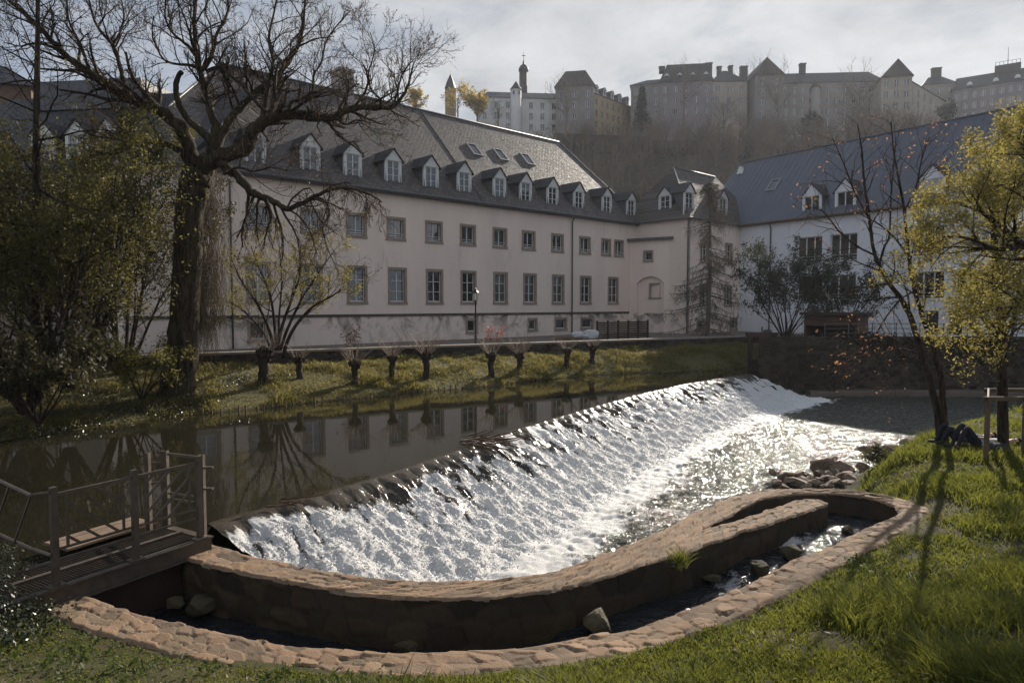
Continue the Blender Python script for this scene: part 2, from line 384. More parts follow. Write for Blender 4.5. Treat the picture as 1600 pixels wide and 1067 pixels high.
def dormer(parent, x, y, z, w, h, ga, roofdepth, mats=('lead', 'slate_dark', 'white'), cheek=True, bars=(1, 3), rz=0, style='stone'):
    """part 'dormer' (cheeks) > dormer_roof, gable, sash, pane. front at local y, base z, wall height h, gable rise ga; roofdepth(z)->y of the slope behind"""
    key = (round(w, 2), round(h, 2), round(ga, 2), round(roofdepth(0), 2), mats, bars, style)
    if key not in _dc:
        c = MB(); d0 = roofdepth(0) + .25; d1 = roofdepth(h) + .3; da = roofdepth(h + ga) + .3
        for s in (-1, 1):
            xs = (s * w / 2, s * (w / 2 - .08)); xa, xb = min(xs), max(xs)
            c.prism([(.12, -.2), (d0, -.2), (d1, h - .01), (.12, h - .01)], xa, xb, 'x')
        f = MB(); p = .17
        f.box(-w / 2 - .02, -w / 2 + p, 0, .14, 0, h); f.box(w / 2 - p, w / 2 + .02, 0, .14, 0, h)
        f.box(-w / 2 - .06, w / 2 + .06, -.06, .14, -.14, 0)
        f.prism([(-w / 2 - .06, h), (w / 2 + .06, h), (0, h + ga)], -.03, .12, 'y')
        r = MB(); ov = .16; t = .07; sl = ga / (w / 2 + .06)
        for s in (-1, 1):
            e = (s * (w / 2 + ov), h - sl * (ov - .06) + .01); a = (0, h + ga + .01)
            A = [(e[0], -.14, e[1]), (a[0], -.14, a[1]), (a[0], da, a[1]), (e[0], d1, e[1])]
            r.add(A + [(q[0], q[1], q[2] + t) for q in A], [(0, 1, 2, 3), (7, 6, 5, 4), (0, 4, 5, 1), (1, 5, 6, 2), (2, 6, 7, 3), (3, 7, 4, 0)])
        s_ = MB(); ww = w - 2 * p; e = .003
        s_.box(-ww / 2 + e, -ww / 2 + .05, .06, .12, .005, h - e); s_.box(ww / 2 - .05, ww / 2 - e, .06, .12, .005, h - e); s_.box(-ww / 2 + .05, ww / 2 - .05, .06, .12, .005, .07); s_.box(-ww / 2 + .05, ww / 2 - .05, .06, .12, h - .06, h - e)
        n = bars[0] + 1
        for i in range(bars[0]):
            cx = -ww / 2 + ww * (i + 1) / n; s_.box(cx - .04, cx + .04, .055, .115, .07, h - .06)
        for i in range(bars[1]):
            cz = h * (i + 1) / (bars[1] + 1)
            for k in range(n): s_.box(-ww / 2 + ww * k / n + .045, -ww / 2 + ww * (k + 1) / n - .045, .065, .11, cz - .014, cz + .014)
        g = MB(); g.box(-ww / 2 + .01, ww / 2 - .01, .098, .106, .01, h - .01)
        _dc[key] = (c.mesh('dormer', MT[mats[0]]), f.mesh('gable', MT[mats[2]]), r.mesh('dormer_roof', MT[mats[1]]), s_.mesh('sash', MT['white']), g.mesh('pane', MT['glass']))
    m = _dc[key]
    o = put('dormer', m[0], parent, (x, y, z), rz)
    for nm, me in zip(('gable', 'dormer_roof', 'sash', 'pane'), m[1:]): put(nm, me, o)
    return o
def skylight(parent, P, ux, uv, w, h, name='skylight'):
    """P centre on the roof (local), ux along the eave, uv up the slope"""
    ux = Vector(ux).normalized(); uv = Vector(uv).normalized(); n = ux.cross(uv).normalized(); P = Vector(P)
    mb = MB()
    def bar(a0, a1, b0, b1, n0, n1, m):
        vs = [P + ux * a + uv * b + n * c for c in (n0, n1) for a, b in ((a0, b0), (a1, b0), (a1, b1), (a0, b1))]
        m.add(vs, [(3, 2, 1, 0), (4, 5, 6, 7), (0, 1, 5, 4), (1, 2, 6, 5), (2, 3, 7, 6), (3, 0, 4, 7)])
    t = .09
    bar(-w / 2, w / 2, -h / 2, -h / 2 + t, -.1, .12, mb); bar(-w / 2, w / 2, h / 2 - t, h / 2, -.1, .12, mb)
    bar(-w / 2, -w / 2 + t, -h / 2 + t, h / 2 - t, -.1, .12, mb); bar(w / 2 - t, w / 2, -h / 2 + t, h / 2 - t, -.1, .12, mb)
    o = mb.build(name, MT['sky_frame'], parent)
    g = MB(); bar(-w / 2 + t, w / 2 - t, -h / 2 + t, h / 2 - t, .02, .05, g); g.build('pane', MT['glass_dark'], o); return o
MT['sky_frame'] = M('light_metal_frame', (.45, .45, .46), (.35, .35, .36), 8, .4, .05, metal=.5)

# ------------------------------------------------------------------ long main building
U = np.array((.739, .674))
FA = Frame((-15.6, 37.8), U, 1.0)
B1 = thing('main_building', 'long pale pink building with steep slate roof and a row of white dormers', 'building', FA.O, FA.rz)
EZ = 9.7; RZ = 17.9; HD = 7.5; SL = (RZ - EZ) / (HD + .4)          # local eave, ridge, half depth
XL, XR = -5.2, 37.0
rowU = [404, 487, 557, 619, 678, 731, 781, 826, 871, 914, 947, 967]
rowL = [404, 487, 558, 621, 679, 732, 782, 828, 872, 915, 958]
rowB = [(403, .85, 1.0), (737, .75, .8), (832, .75, .75), (876, 1.15, .75), (917, 1.3, .75)]
wins = []
for p in [318] + rowU:
    s, _ = FA.hit(p, 359); wins.append((s, 6.78, 1.12 if p not in (947, 967) else 1.0, 1.22, (1, 0), True, 'glass'))
for p in [318] + rowL:
    s, _ = FA.hit(p, 447); wins.append((s, 2.62, 1.12, 2.1, (1, 2), False, ('glass_dark', 'glass', 'glass_curtain')[p % 3]))
for p, w, h in rowB:
    s, z = FA.hit(p, 525); wins.append((s, .5 if p > 420 else .45, w, h, (0, 0), False, 'glass_dark'))
mb = MB(); wall_holes(mb, XL, XR, -.6, EZ, [hole_of(s, z, w, h) for s, z, w, h, *_ in wins])
mb.add([(XL, 0, -.6), (XL, 15, -.6), (XL, 15, EZ), (XL, 0, EZ)], [(3, 2, 1, 0)]); mb.add([(XR, 0, -.6), (XR, 15, -.6), (XR, 15, EZ), (XR, 0, EZ)], [(0, 1, 2, 3)])
mb.add([(XL, 15, -.6), (XR, 15, -.6), (XR, 15, EZ), (XL, 15, EZ)], [(3, 2, 1, 0)])
mb.build('wall', MT['plaster'], B1)
for s, z, w, h, bars, rail, gl in wins: window(B1, s, z, w, h, .17, 0, bars, 'sand', rail, gl)
mb = MB(); mb.box(XL - .05, 36.3, -.07, 0.02, 1.68, 1.84); mb.build('string_course', M('dark_stained_ledge', (.10, .09, .08), (.045, .04, .036), 1.2, .9, .4), B1)
o4 = .4
def hip(mb, x0, x1, y0, y1, ze, r0, r1, yr, zr, ov=.4, base=True):
    v = [(x0 - ov, y0 - ov, ze), (x1 + ov, y0 - ov, ze), (x1 + ov, y1 + ov, ze), (x0 - ov, y1 + ov, ze), (r0, yr, zr), (r1, yr, zr)]
    f = [(0, 1, 5, 4), (1, 2, 5), (2, 3, 4, 5), (3, 0, 4)]
    if base: f.append((3, 2, 1, 0))
    return mb.add(v, f)
mb = MB(); hip(mb, XL, XR, 0, 15, EZ + .06, 2.4, 34.0, 7.5, RZ + .06)
rf = mb.build('roof', MT['slate'], B1)
def edge_cap(parent, a, b, r=.1, mat='lead', name='ridge_cap'):
    m = MB(); m.tube([a, b], r, 6); return m.build(name, MT[mat], parent, smooth=True)
edge_cap(rf, (2.4, 7.5, RZ + .08), (34, 7.5, RZ + .08)); edge_cap(rf, (34, 7.5, RZ + .08), (XR + .4, -.4, EZ + .08), .07); edge_cap(rf, (2.4, 7.5, RZ + .08), (XL - .4, -.4, EZ + .08), .07)
# two narrow lead joints running up the slope (party-wall joint by the skylights)
for p in (700,):
    s, z = FA.hit(p + 8, 280, 4); mbj = MB(); mbj.beam((s - .6, -.3, EZ + .17), (s - .6, 7.4, RZ + .0), .10, .05); mbj.build('roof_joint', MT['slate_dark'], rf)
mb = MB(); mb.tube([(XL - .4, -.47, EZ + .02), (XR - .2, -.47, EZ + .02)], .09, 8); mb.box(XL - .38, XR - .1, -.38, .0, EZ - .12, EZ + .03); mb.build('gutter', MT['lead'], B1, smooth=False)
for p in (362, 894):
    s, _ = FA.hit(p, 440, -.12); mb = MB(); mb.tube([(s, -.45, EZ - .02), (s, -.13, EZ - .5), (s, -.13, -.3)], .055, 8); mb.build('downpipe', MT['lead'], B1, smooth=True)
mb = MB(); mb.box(10.5, 11.6, 6.6, 7.9, RZ - 1.2, RZ + 1.3); mb.box(10.4, 11.7, 6.5, 8.0, RZ + 1.3, RZ + 1.5); mb.build('chimney', M('pale_chimney', (.45, .40, .37)), rf)
dorm_px = [400, 486, 552, 615, 674, 726, 781, 822, 864, 905, 949, 987]
rdm = lambda zz: (zz + 10.0 - EZ - .06) / SL - .4 - .3
for p in dorm_px:
    s, _ = FA.hit(p, 290, .3); dormer(B1, s, .3, 10.0, 1.22, 1.85, .76, rdm)
for px_, py_ in ((741, 235), (782, 243), (824, 250)):
    # intersect the view ray with the front slope
    a, b = ray(px_, py_); d = np.array((a, 1., b)); best = None
    nrm = np.array((0, -SL, 1.)); nw = FA.u * nrm[0] + FA.v * nrm[1] + np.array((0, 0, nrm[2])); p0 = FA.w(0, -.4, EZ + .06)
    t = np.dot(p0 - np.array((0, 0, CZ)), nw) / np.dot(d, nw); q = np.array((0, 0, CZ)) + d * t - FA.O
    skylight(rf, (np.dot(q, FA.u), np.dot(q, FA.v), q[2]), (1, 0, 0), (0, 1, SL), .95, 1.5)

# ------------------------------------------------------------------ corner bay over the squinch arch + pavilion
FP = Frame((14.9, 58.2), U, 1.0)
B2 = thing('corner_pavilion', 'small hipped corner block with sunlit slate slope beside the tall larch', 'building', FP.O, FP.rz)
mb = MB(); PW, PD, PE, PR = 9.5, 7.4, 9.75, 14.9
pw = []
for p, z in ((1100, 6.2), (1138, 6.2), (1100, 2.4), (1138, 2.4)):
    s, _ = FP.hit(p, 420); pw.append((s, z, 1.0, 1.7))
pb = []
for p in (1065 + 30, 1146):
    s, _ = FP.hit(p, 520); pb.append((s, .2, 1.0, .9))
wall_holes(mb, 0, PW, -.6, PE, [hole_of(*q) for q in pw + pb])
mb.add([(0, 0, -.6), (0, PD, -.6), (0, PD, PE), (0, 0, PE)], [(0, 1, 2, 3)]); mb.add([(PW, 0, -.6), (PW, PD, -.6), (PW, PD, PE), (PW, 0, PE)], [(3, 2, 1, 0)])
mb.build('wall', MT['plaster'], B2)
for q in pw: window(B2, *q, .17, 0, (1, 2), 'sand', False, 'glass')
for q in pb: window(B2, *q, .17, 0, (0, 0), 'sand', False, 'glass_dark')
mb = MB(); mb.box(-.06, .25, -.06, -.001, -.5, PE - .1); mb.build('quoin', MT['sand'], B2)
mb = MB(); hip(mb, 0, PW + 3, 0, PD, PE + .06, 3.0, 10.2, 3.6, PR, .35); rp = mb.build('roof', MT['slate'], B2)
edge_cap(rp, (3, 3.6, PR + .02), (10, 3.6, PR + .02)); edge_cap(rp, (3, 3.6, PR + .02), (-.35, -.35, PE + .1), .07)
mb = MB(); mb.tube([(-.42, PD - 2, PE), (-.42, -.42, PE), (PW - .8, -.42, PE)], .08, 8); mb.build('gutter', MT['lead'], B2)
slp = (PR - PE) / 3.95
rdp = lambda zz: (zz + .35) / slp - .35 - .3
for p in (1082, 1135):
    s, _ = FP.hit(p, 320); dormer(B2, s, .3, PE + .35, 1.45, 1.9, .8, rdp)
rdl = lambda zz: (zz + .35) / ((PR - PE) / 3.35) - .35 - .3
dormer(B2, .3, 2.6, PE + .35, 1.3, 1.85, .75, rdl, rz=R(-90))
s, _ = FP.hit(1074, 440, -.12); mb = MB(); mb.tube([(s, -.4, PE), (s, -.12, PE - .5), (s, -.12, -.3)], .055, 8); mb.build('downpipe', MT['lead'], B2, smooth=True)
# the bay: a diagonal face across the inner corner, from px 985 to 1047
pA = FA.hit(983, 400)[0]; A = FA.w(pA, -.02); lft = Frame(FP.w(0, 0)[:2], -np.array((-.674, .739)), 1.0)
Bq = FP.w(-.02, 1.75)
FB = Frame(A[:2], (Bq - A)[:2], 1.0); BW = float(np.hypot(*(Bq - A)[:2]))
B3 = thing('corner_bay', 'rounded corner bay with flat slab top and arched underside between the two blocks', 'bay', FB.O, FB.rz)
mb = MB(); zt_, zb_ = 8.1, 4.35; n = 10
arc = [(BW * .2 + BW * .66 * i / n, zb_ + .6 * math.sin(math.pi * i / n) ** .7) for i in range(n + 1)]
sw = FB.hit(1013, 390)[0]
for i in range(n):
    (xa, za), (xb, zb) = arc[i], arc[i + 1]
    mb.add([(xa, 0, za), (xb, 0, zb), (xb, 0, 5.6), (xa, 0, 5.6)], [(0, 1, 2, 3)])
    mb.add([(xa, 0, za), (xb, 0, zb), (xb, 2.2, zb), (xa, 2.2, za)], [(3, 2, 1, 0)])
mb.add([(0, 0, -.6), (arc[0][0], 0, -.6), (arc[0][0], 0, 5.6), (0, 0, 5.6)], [(0, 1, 2, 3)])
mb.add([(arc[-1][0], 0, -.6), (BW, 0, -.6), (BW, 0, 5.6), (arc[-1][0], 0, 5.6)], [(0, 1, 2, 3)])
mb.add([(arc[0][0], 0, -.6), (arc[0][0], 1.4, -.6), (arc[0][0], 1.4, zb_ + .1), (arc[0][0], 0, zb_ + .05)], [(0, 1, 2, 3)])
mb.add([(arc[-1][0], 0, -.6), (arc[-1][0], 1.4, -.6), (arc[-1][0], 1.4, zb_ + .1), (arc[-1][0], 0, zb_ + .05)], [(3, 2, 1, 0)])
wall_holes(mb, 0, BW, 5.6, zt_, [hole_of(sw, 6.35, .62, .72)])
mb.build('wall', MT['plaster'], B3)
window(B3, sw, 6.35, .62, .72, .17, 0, (0, 0), 'sand', False, 'glass')
mb = MB(); mb.box(-.3, BW + .3, -.35, 2.5, zt_, zt_ + .22); mb.build('roof_slab', MT['lead'], B3, bevel=.02)
mb = MB()
window(B3, BW * .62, 3.1, .85, 1.1, .17, .3, (0, 0), 'sand', False, 'glass_dark')
mb = MB(); wall_holes(mb, arc[0][0], arc[-1][0], -.6, 5.4, [hole_of(BW * .62, 3.1, .85, 1.1)], .3); mb.build('recess_wall', MT['plaster'], B3)

# ------------------------------------------------------------------ sheet-roofed wing running towards the camera
FW = Frame((21.3, 63.8), (.56, -.83), 1.0)
B4 = thing('side_wing', 'cool white wing with seamed blue-grey sheet roof and wide triple windows', 'building', FW.O, FW.rz)
WX0, WX1, WD, WE, WR = -6.0, 32.0, 12.0, 9.75, 16.9
ww = []
for p, w in ((1265, 2.3), (1318, 2.3), (1450, 2.2)):
    s, _ = FW.hit(p, 385); ww.append((s, 6.0, w, 2.15, (2, 0)))
for p, w in ((1316, 2.3), (1450, 2.2), (1520, 2.2), (1265, 2.3)):
    s, _ = FW.hit(p, 440); ww.append((s, 2.85, w, 2.0, (2, 0)))
for p, z, h in ((1186, 6.9, 1.0), (1186, 5.0, 1.2), (1186, 2.5, 1.6)):
    s, _ = FW.hit(p, 400); ww.append((s, z, .6, h, (0, 0)))
for p in (1455, 1492):
    s, _ = FW.hit(p, 505); ww.append((s, .2, 1.0, 1.8, (0, 0)))
s5, _ = FW.hit(1540, 385); ww.append((s5, 6.0, 2.2, 2.15, (2, 0)))
mb = MB(); wall_holes(mb, WX0, WX1, -.6, WE, [hole_of(a, z, w, h, .08) for a, z, w, h, _ in ww])
mb.add([(WX1, 0, -.6), (WX1, WD, -.6), (WX1, WD, WE), (WX1, 6, WR), (WX1, 0, WE)], [(0, 1, 2, 3, 4)]); mb.add([(WX0, 0, -.6), (WX0, WD, -.6), (WX0, WD, WE), (WX0, 0, WE)], [(3, 2, 1, 0)])
mb.add([(WX0, WD, -.6), (WX1, WD, -.6), (WX1, WD, WE), (WX0, WD, WE)], [(3, 2, 1, 0)])
mb.build('wall', MT['plaster_blue'], B4)
for a, z, w, h, bars in ww: window(B4, a, z, w, h, .08, 0, bars, 'plaster_blue', h > 1.9, 'glass_dark', .06, .3)
mb = MB(); hip(mb, WX0, WX1, 0, WD, WE + .05, WX0 + 1.2, WX1 + .3, 6, WR + .05, .35)
ns = 64; sw_ = (WR - WE) / 6.35
for i in range(ns):
    x = WX0 + 1.4 + (WX1 - WX0 - 1.5) * i / (ns - 1)
    mb.beam((x, -.33, WE + .06), (x, 5.95, WR + .04), .03, .02)
rw = mb.build('roof', MT['metal_roof'], B4)
edge_cap(rw, (WX0 + 1.2, 6, WR + .08), (WX1 + .3, 6, WR + .08), .09, 'lead')
mb = MB(); mb.tube([(WX0, -.44, WE), (WX1, -.44, WE)], .09, 8); mb.box(WX0, WX1, -.36, 0, WE - .12, WE + .03); mb.build('gutter', MT['wood'], B4)
s, _ = FW.hit(1203, 420, -.12); mb = MB(); mb.tube([(s, -.42, WE), (s, -.12, WE - .5), (s, -.12, -.3)], .055, 8); mb.build('downpipe', MT['lead'], B4, smooth=True)
rdw = lambda zz: (zz + .25) / sw_ - .35 - .2
for p in (1268, 1320, 1455, 1530):
    s, _ = FW.hit(p, 325, .2); dormer(B4, s, .2, WE + .25, 1.7, 1.6, 1.0, rdw, ('metal_roof', 'slate_dark', 'plaster_blue'), bars=(1, 0))
def roof_hit(fr, px_, py_, sl, y0, z0):
    a, b = ray(px_, py_); d = np.array((a, 1., b)); nw = -fr.v * sl + np.array((0, 0, 1.)); p0 = fr.w(0, y0, z0)
    t = np.dot(p0 - np.array((0, 0, CZ)), nw) / np.dot(d, nw); q = np.array((0, 0, CZ)) + d * t - fr.O
    return (np.dot(q, fr.u), np.dot(q, fr.v), q[2])
skylight(rw, roof_hit(FW, 1209, 290, sw_, -.35, WE + .05), (1, 0, 0), (0, 1, sw_), 1.0, 1.5)
q = roof_hit(FW, 1156, 272, sw_, -.35, WE + .05); mb = MB(); mb.prism([(-.35, 0), (.35, 0), (0, .75)], -.1, .5, 'y')
o = mb.build('roof_vent', MT['white'], rw); o.location = q

# ------------------------------------------------------------------ far-left wing behind the trees
FL = Frame((-36, 38.5), (16.6, -2.0), 1.0)
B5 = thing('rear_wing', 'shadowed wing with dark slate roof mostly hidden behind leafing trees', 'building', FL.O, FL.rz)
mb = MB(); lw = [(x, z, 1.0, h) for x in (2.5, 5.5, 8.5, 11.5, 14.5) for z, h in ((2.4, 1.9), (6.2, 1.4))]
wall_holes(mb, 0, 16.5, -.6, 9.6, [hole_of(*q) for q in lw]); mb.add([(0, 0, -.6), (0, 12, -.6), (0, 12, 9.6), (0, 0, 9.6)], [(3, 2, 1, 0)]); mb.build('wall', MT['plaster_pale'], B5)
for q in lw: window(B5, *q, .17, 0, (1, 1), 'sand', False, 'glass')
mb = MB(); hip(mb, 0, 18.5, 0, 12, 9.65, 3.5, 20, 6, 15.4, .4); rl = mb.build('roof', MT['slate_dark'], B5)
mb = MB(); mb.box(6.5, 13.5, 4.5, 7.4, 14.2, 15.9); mb.build('ridge_block', MT['lead'], rl)
for x in (10.6, 12.6, 14.4): dormer(B5, x, .3, 9.9, 1.3, 1.7, .75, lambda zz: (zz + .25) / (5.75 / 6.4) - .4 - .3)
FT = Frame((-46.5, 52), (10.5, 3.5), 1.0)
B6 = thing('stone_tower_house', 'tall brown stone tower house rising at the edge of the bare trees', 'tower')
B6.location = FT.O; B6.rotation_euler = (0, 0, FT.rz)
mb = MB(); tw = [(6.5, z, .8, 1.3) for z in (6, 10.5, 15)]
wall_holes(mb, 0, 9, -.6, 19.6, [hole_of(*q) for q in tw]); mb.add([(9, 0, -.6), (9, 9, -.6), (9, 9, 19.6), (9, 0, 19.6)], [(0, 1, 2, 3)]); mb.add([(0, 0, -.6), (0, 9, -.6), (0, 9, 19.6), (0, 0, 19.6)], [(3, 2, 1, 0)])
mb.build('wall', M('brown_rubble_wall', (.17, .115, .08), (.10, .07, .05), 2, .9, .6, 12, .05), B6)
for q in tw: window(B6, *q, .17, 0, (0, 1), 'sand', False, 'glass_dark')
mb = MB(); hip(mb, 0, 9, 0, 9, 19.6, 3, 6, 4.5, 22.3, .4); mb.build('roof', MT['slate_dark'], B6)
# ------------------------------------------------------------------ hillside terrain and the upper town
def hill_z(x, y):
    x = np.asarray(x, float); y = np.asarray(y, float)
    t = sstep(84, 182, y + 10 * (vnoise(x / 40, y / 40, 3) - .5))
    t2 = sstep(188, 194, y)
    z = 1.0 + 41 * t ** 1.1 + 7.5 * t2 + 3.0 * (fbm(x / 14, y / 14, 4, 5) - .5) * sstep(0, .15, t) * (1 - t2)
    return z
xs = np.linspace(-190, 290, 200); ys = np.concatenate([np.linspace(70, 200, 110), np.linspace(204, 420, 24)])
X, Y = np.meshgrid(xs, ys, indexing='ij'); Z = hill_z(X, Y)
MT['hill'] = M('leaf_littered_slope', (.085, .065, .045), (.05, .045, .03), .25, .95, .8, 2, .2)
o = mesh_np('hillside', np.stack([X, Y, Z], -1).reshape(-1, 3), grid_faces(len(xs), len(ys)), MT['hill'], None, True); tag(o, kind='structure')
# rises behind the photographer (mirrored in window glass)
xs = np.linspace(-220, 220, 80); ys = np.linspace(-220, -14, 60)
X, Y = np.meshgrid(xs, ys, indexing='ij'); Z = 1.9 + 9 * sstep(22, 150, -Y) + 3 * fbm(X / 15, Y / 15, 4, 8) * sstep(14, 40, -Y) - .4
o = mesh_np('rear_hill', np.stack([X, Y, Z], -1).reshape(-1, 3), grid_faces(len(xs), len(ys)), MT['hill'], None, True); tag(o, kind='structure')

PZ = 47.0
MT['t_white'] = M('far_white_wall', (.62, .61, .60), (.5, .49, .47), .3, .9, 0)
MT['t_grey'] = M('far_grey_wall', (.235, .21, .20), (.17, .155, .15), .3, .9, 0)
MT['t_yellow'] = M('far_ochre_wall', (.42, .31, .19), (.36, .27, .17), .3, .9, 0)
MT['t_beige'] = M('far_beige_wall', (.30, .265, .235), (.21, .185, .165), .3, .9, 0)
MT['t_violet'] = M('far_violet_grey_wall', (.25, .215, .22), (.18, .155, .16), .25, .9, 0)
MT['t_cream'] = M('far_cream_wall', (.40, .35, .29), (.29, .25, .21), .25, .9, 0)
MT['t_roof'] = M('far_slate_roof', (.04, .04, .044), (.024, .024, .027), .6, .6, 0)
MT['t_roof_b'] = M('far_brown_roof', (.06, .05, .043), (.04, .034, .03), .6, .7, 0)
MT['rampart'] = M('dark_rampart_stone', (.075, .062, .05), (.045, .04, .033), .5, .9, .5, 3, .1)
def town(name, label, cat, a, ya, b, yb, eave_py, ridge_dz, depth, wall, roof, r=(0.0, 1.0), rows=3, cols=6, wh=1.9, ww=1.15, yr=.5, mans=None, chim=(), sill=3.0, dorm=0, gable_front=False):
    """a,b: screen columns of the front wall's two bottom corners, ya,yb their distances; eave from a pixel row at a"""
    p = Py(a, eave_py, ya); q = Py(b, 300, yb); zt = p[2]
    fr = Frame(p[:2], (q - p)[:2], PZ - 9); W = float(np.hypot(*(q - p)[:2])); H = zt - fr.O[2]
    t = thing(name, label, cat, fr.O, fr.rz)
    hs = []
    for i in range(cols):
        for j in range(rows):
            x = W * (i + .5) / cols; z = H - sill - 3.1 * j
            if z > 5: hs.append((x, z, ww, wh))
    mb = MB(); wall_holes(mb, 0, W, 0, H, [hole_of(*h, .12) for h in hs])
    mb.add([(0, 0, 0), (0, depth, 0), (0, depth, H), (0, 0, H)], [(3, 2, 1, 0)]); mb.add([(W, 0, 0), (W, depth, 0), (W, depth, H), (W, 0, H)], [(0, 1, 2, 3)])
    mb.add([(0, depth, 0), (W, depth, 0), (W, depth, H), (0, depth, H)], [(3, 2, 1, 0)])
    if gable_front: mb.add([(0, 0, H), (W, 0, H), (W * yr, 0, H + ridge_dz)], [(0, 1, 2)])
    mb.build('wall', MT[wall], t)
    for h in hs: window(t, *h, .12, 0, (1, 0), wall if wall != 't_grey' else 't_beige', False, 'glass_dark' if (int(h[0] * 3) % 3) else 'glass', .07, .3)
    mb = MB(); ov = .4
    if gable_front:
        xm = W * yr; s1 = ridge_dz / xm; s2 = ridge_dz / (W - xm)
        mb.add([(-ov, -ov, H - ov * s1), (xm, -ov, H + ridge_dz + .05), (xm, depth + ov, H + ridge_dz + .05), (-ov, depth + ov, H - ov * s1), (W + ov, -ov, H - ov * s2), (W + ov, depth + ov, H - ov * s2)], [(0, 1, 2, 3), (1, 4, 5, 2), (0, 4, 1), (3, 2, 5)])
    elif mans:
        k = mans; hz = ridge_dz
        mb.add([(-ov, -ov, H), (W + ov, -ov, H), (W + ov, depth + ov, H), (-ov, depth + ov, H), (k, k * .8, H + hz), (W - k, k * .8, H + hz), (W - k, depth - k * .8, H + hz), (k, depth - k * .8, H + hz)],
               [(0, 1, 5, 4), (1, 2, 6, 5), (2, 3, 7, 6), (3, 0, 4, 7), (4, 5, 6, 7)])
    else: hip(mb, 0, W, 0, depth, H + .02, W * r[0], W * r[1], depth * .5, H + ridge_dz, ov)
    rfo = mb.build('roof', MT[roof], t)
    for cx, cw, z0, z1 in chim:
        m = MB(); m.box(W * cx - cw / 2, W * cx + cw / 2, depth * .42, depth * .42 + 1.4, H + z0, H + z1); m.box(W * cx - cw / 2 - .15, W * cx + cw / 2 + .15, depth * .42 - .15, depth * .42 + 1.55, H + z1, H + z1 + .3); m.build('chimney', MT['t_roof_b'], rfo)
    sl = ridge_dz / ((mans * .8 + ov) if mans else (depth * .5 + ov))
    for i in range(dorm):
        x = W * (i + .5) / dorm; dormer(t, x, .3, H + .6, 1.3, 1.6, .7, lambda zz: (zz + .6) / sl - .4 - .3, ('lead', 't_roof', 'white'), bars=(1, 0))
    return t, fr, W, H
t, fr, W, H = town('white_town_house', 'white house with dark hipped roof and a slim round turret on its front', 'house', 748, 200, 874, 202, 152, 3.4, 12, 't_white', 't_roof', (.12, .98), 3, 7)
x, _ = fr.hit(806, 180); mb = MB(); mb.lathe([(1.55, 2), (1.55, H + 2.2)], 14, (x, -.6)); tr = mb.build('turret', MT['t_white'], t, smooth=True)
m = MB(); m.lathe([(1.8, H + 2.15), (1.2, H + 3.0), (.05, H + 4.6)], 14, (x, -.6)); m.build('turret_roof', MT['t_roof'], tr)
for dx in (-.8, .8):
    m = MB(); m.box(x + dx - .25, x + dx + .25, -2.2, -1.7, H + .6, H + 1.5); m.build('turret_window', MT['glass_dark'], tr)
town('grey_corner_house', 'grey violet house with tall mansard roof between white house and ochre block', 'house', 868, 198, 927, 196, 137, 5.0, 11, 't_grey', 't_roof_b', rows=3, cols=3, mans=2.6)
town('ochre_row', 'long ochre block with a row of white dormers above the dark rampart', 'house', 927.5, 198, 986, 212, 146, 3.6, 10, 't_yellow', 't_roof', (.02, .98), 4, 7, dorm=5)
town('low_roofed_house', 'small grey house with low roof joined to taller mansard house behind spruce', 'house', 986, 205, 1031, 203, 134, 2.6, 9, 't_grey', 't_roof', (.5, 1.), 3, 3)
t, fr, W, H = town('mansard_house', 'broad grey house with high flat-topped slate roof and end chimneys', 'house', 1031.5, 203, 1111, 201, 130, 5.6, 12, 't_violet', 't_roof', rows=3, cols=5, mans=2.0, chim=((.06, 1.6, 4.6, 6.2), (.68, 1.2, 4.6, 6.2), (.97, 2.0, 0, 6.6)), dorm=4)
town('twin_chimney_house', 'hazy house with low pointed roof and twin chimneys behind bare trees', 'house', 1112, 203, 1165, 203, 128, 4.8, 10, 't_cream', 't_roof', (.45, .55), 3, 3, chim=((.34, 1.1, 1.5, 5.6), (.66, 1.1, 1.5, 5.8)))
town('steep_gable_house', 'narrow house with steep pointed gable and thick paired chimneys', 'house', 1180, 199, 1222, 199, 116, 4.6, 14, 't_grey', 't_roof_b', rows=4, cols=2, gable_front=True, yr=.38, chim=((-.14, 2.0, -2.0, 4.0),))
t, fr, W, H = town('long_town_hall', 'long beige block with broad plain slate roof and one twin-pot chimney', 'building', 1222.5, 205, 1377, 203, 131, 4.8, 12, 't_beige', 't_roof', (.03, .93), 4, 12, chim=((.26, 1.6, 4.0, 7.2),))
x, _ = fr.hit(1272, 180); mb = MB(); mb.lathe([(1.3, 4), (1.3, H - 1.6)], 10, (x, -.5)); tr = mb.build('turret', MT['t_beige'], t, smooth=True)
m = MB(); m.lathe([(1.6, H - 1.65), (.05, H + .6)], 10, (x, -.5)); m.build('turret_roof', MT['t_roof_b'], tr)
town('gabled_convent', 'pale building with one big pointed gable and a roof falling away behind', 'building', 1377.5, 192, 1420, 190, 120, 4.4, 26, 't_cream', 't_roof_b', rows=3, cols=3, gable_front=True, yr=.52)
town('convent_side_range', 'pale side range with evenly spaced tall windows next to big pointed gable', 'building', 1420.5, 190.5, 1472, 210, 126, 2.0, 8, 't_cream', 't_roof_b', (.05, .95), 3, 6)
town('square_chimney_house', 'small hipped house with one massive square chimney beside the long dark roof', 'house', 1444, 215, 1488, 213, 133, 3.6, 10, 't_beige', 't_roof', (.3, .75), 3, 3, chim=((.55, 2.6, 1.0, 6.0),))
t, fr, W, H = town('long_dark_roofed_block', 'long block with dark roof, round dormers and a flagged roof platform', 'building', 1489, 212, 1640, 198, 142, 5.2, 13, 't_violet', 't_roof', (.02, .98), 3, 11)
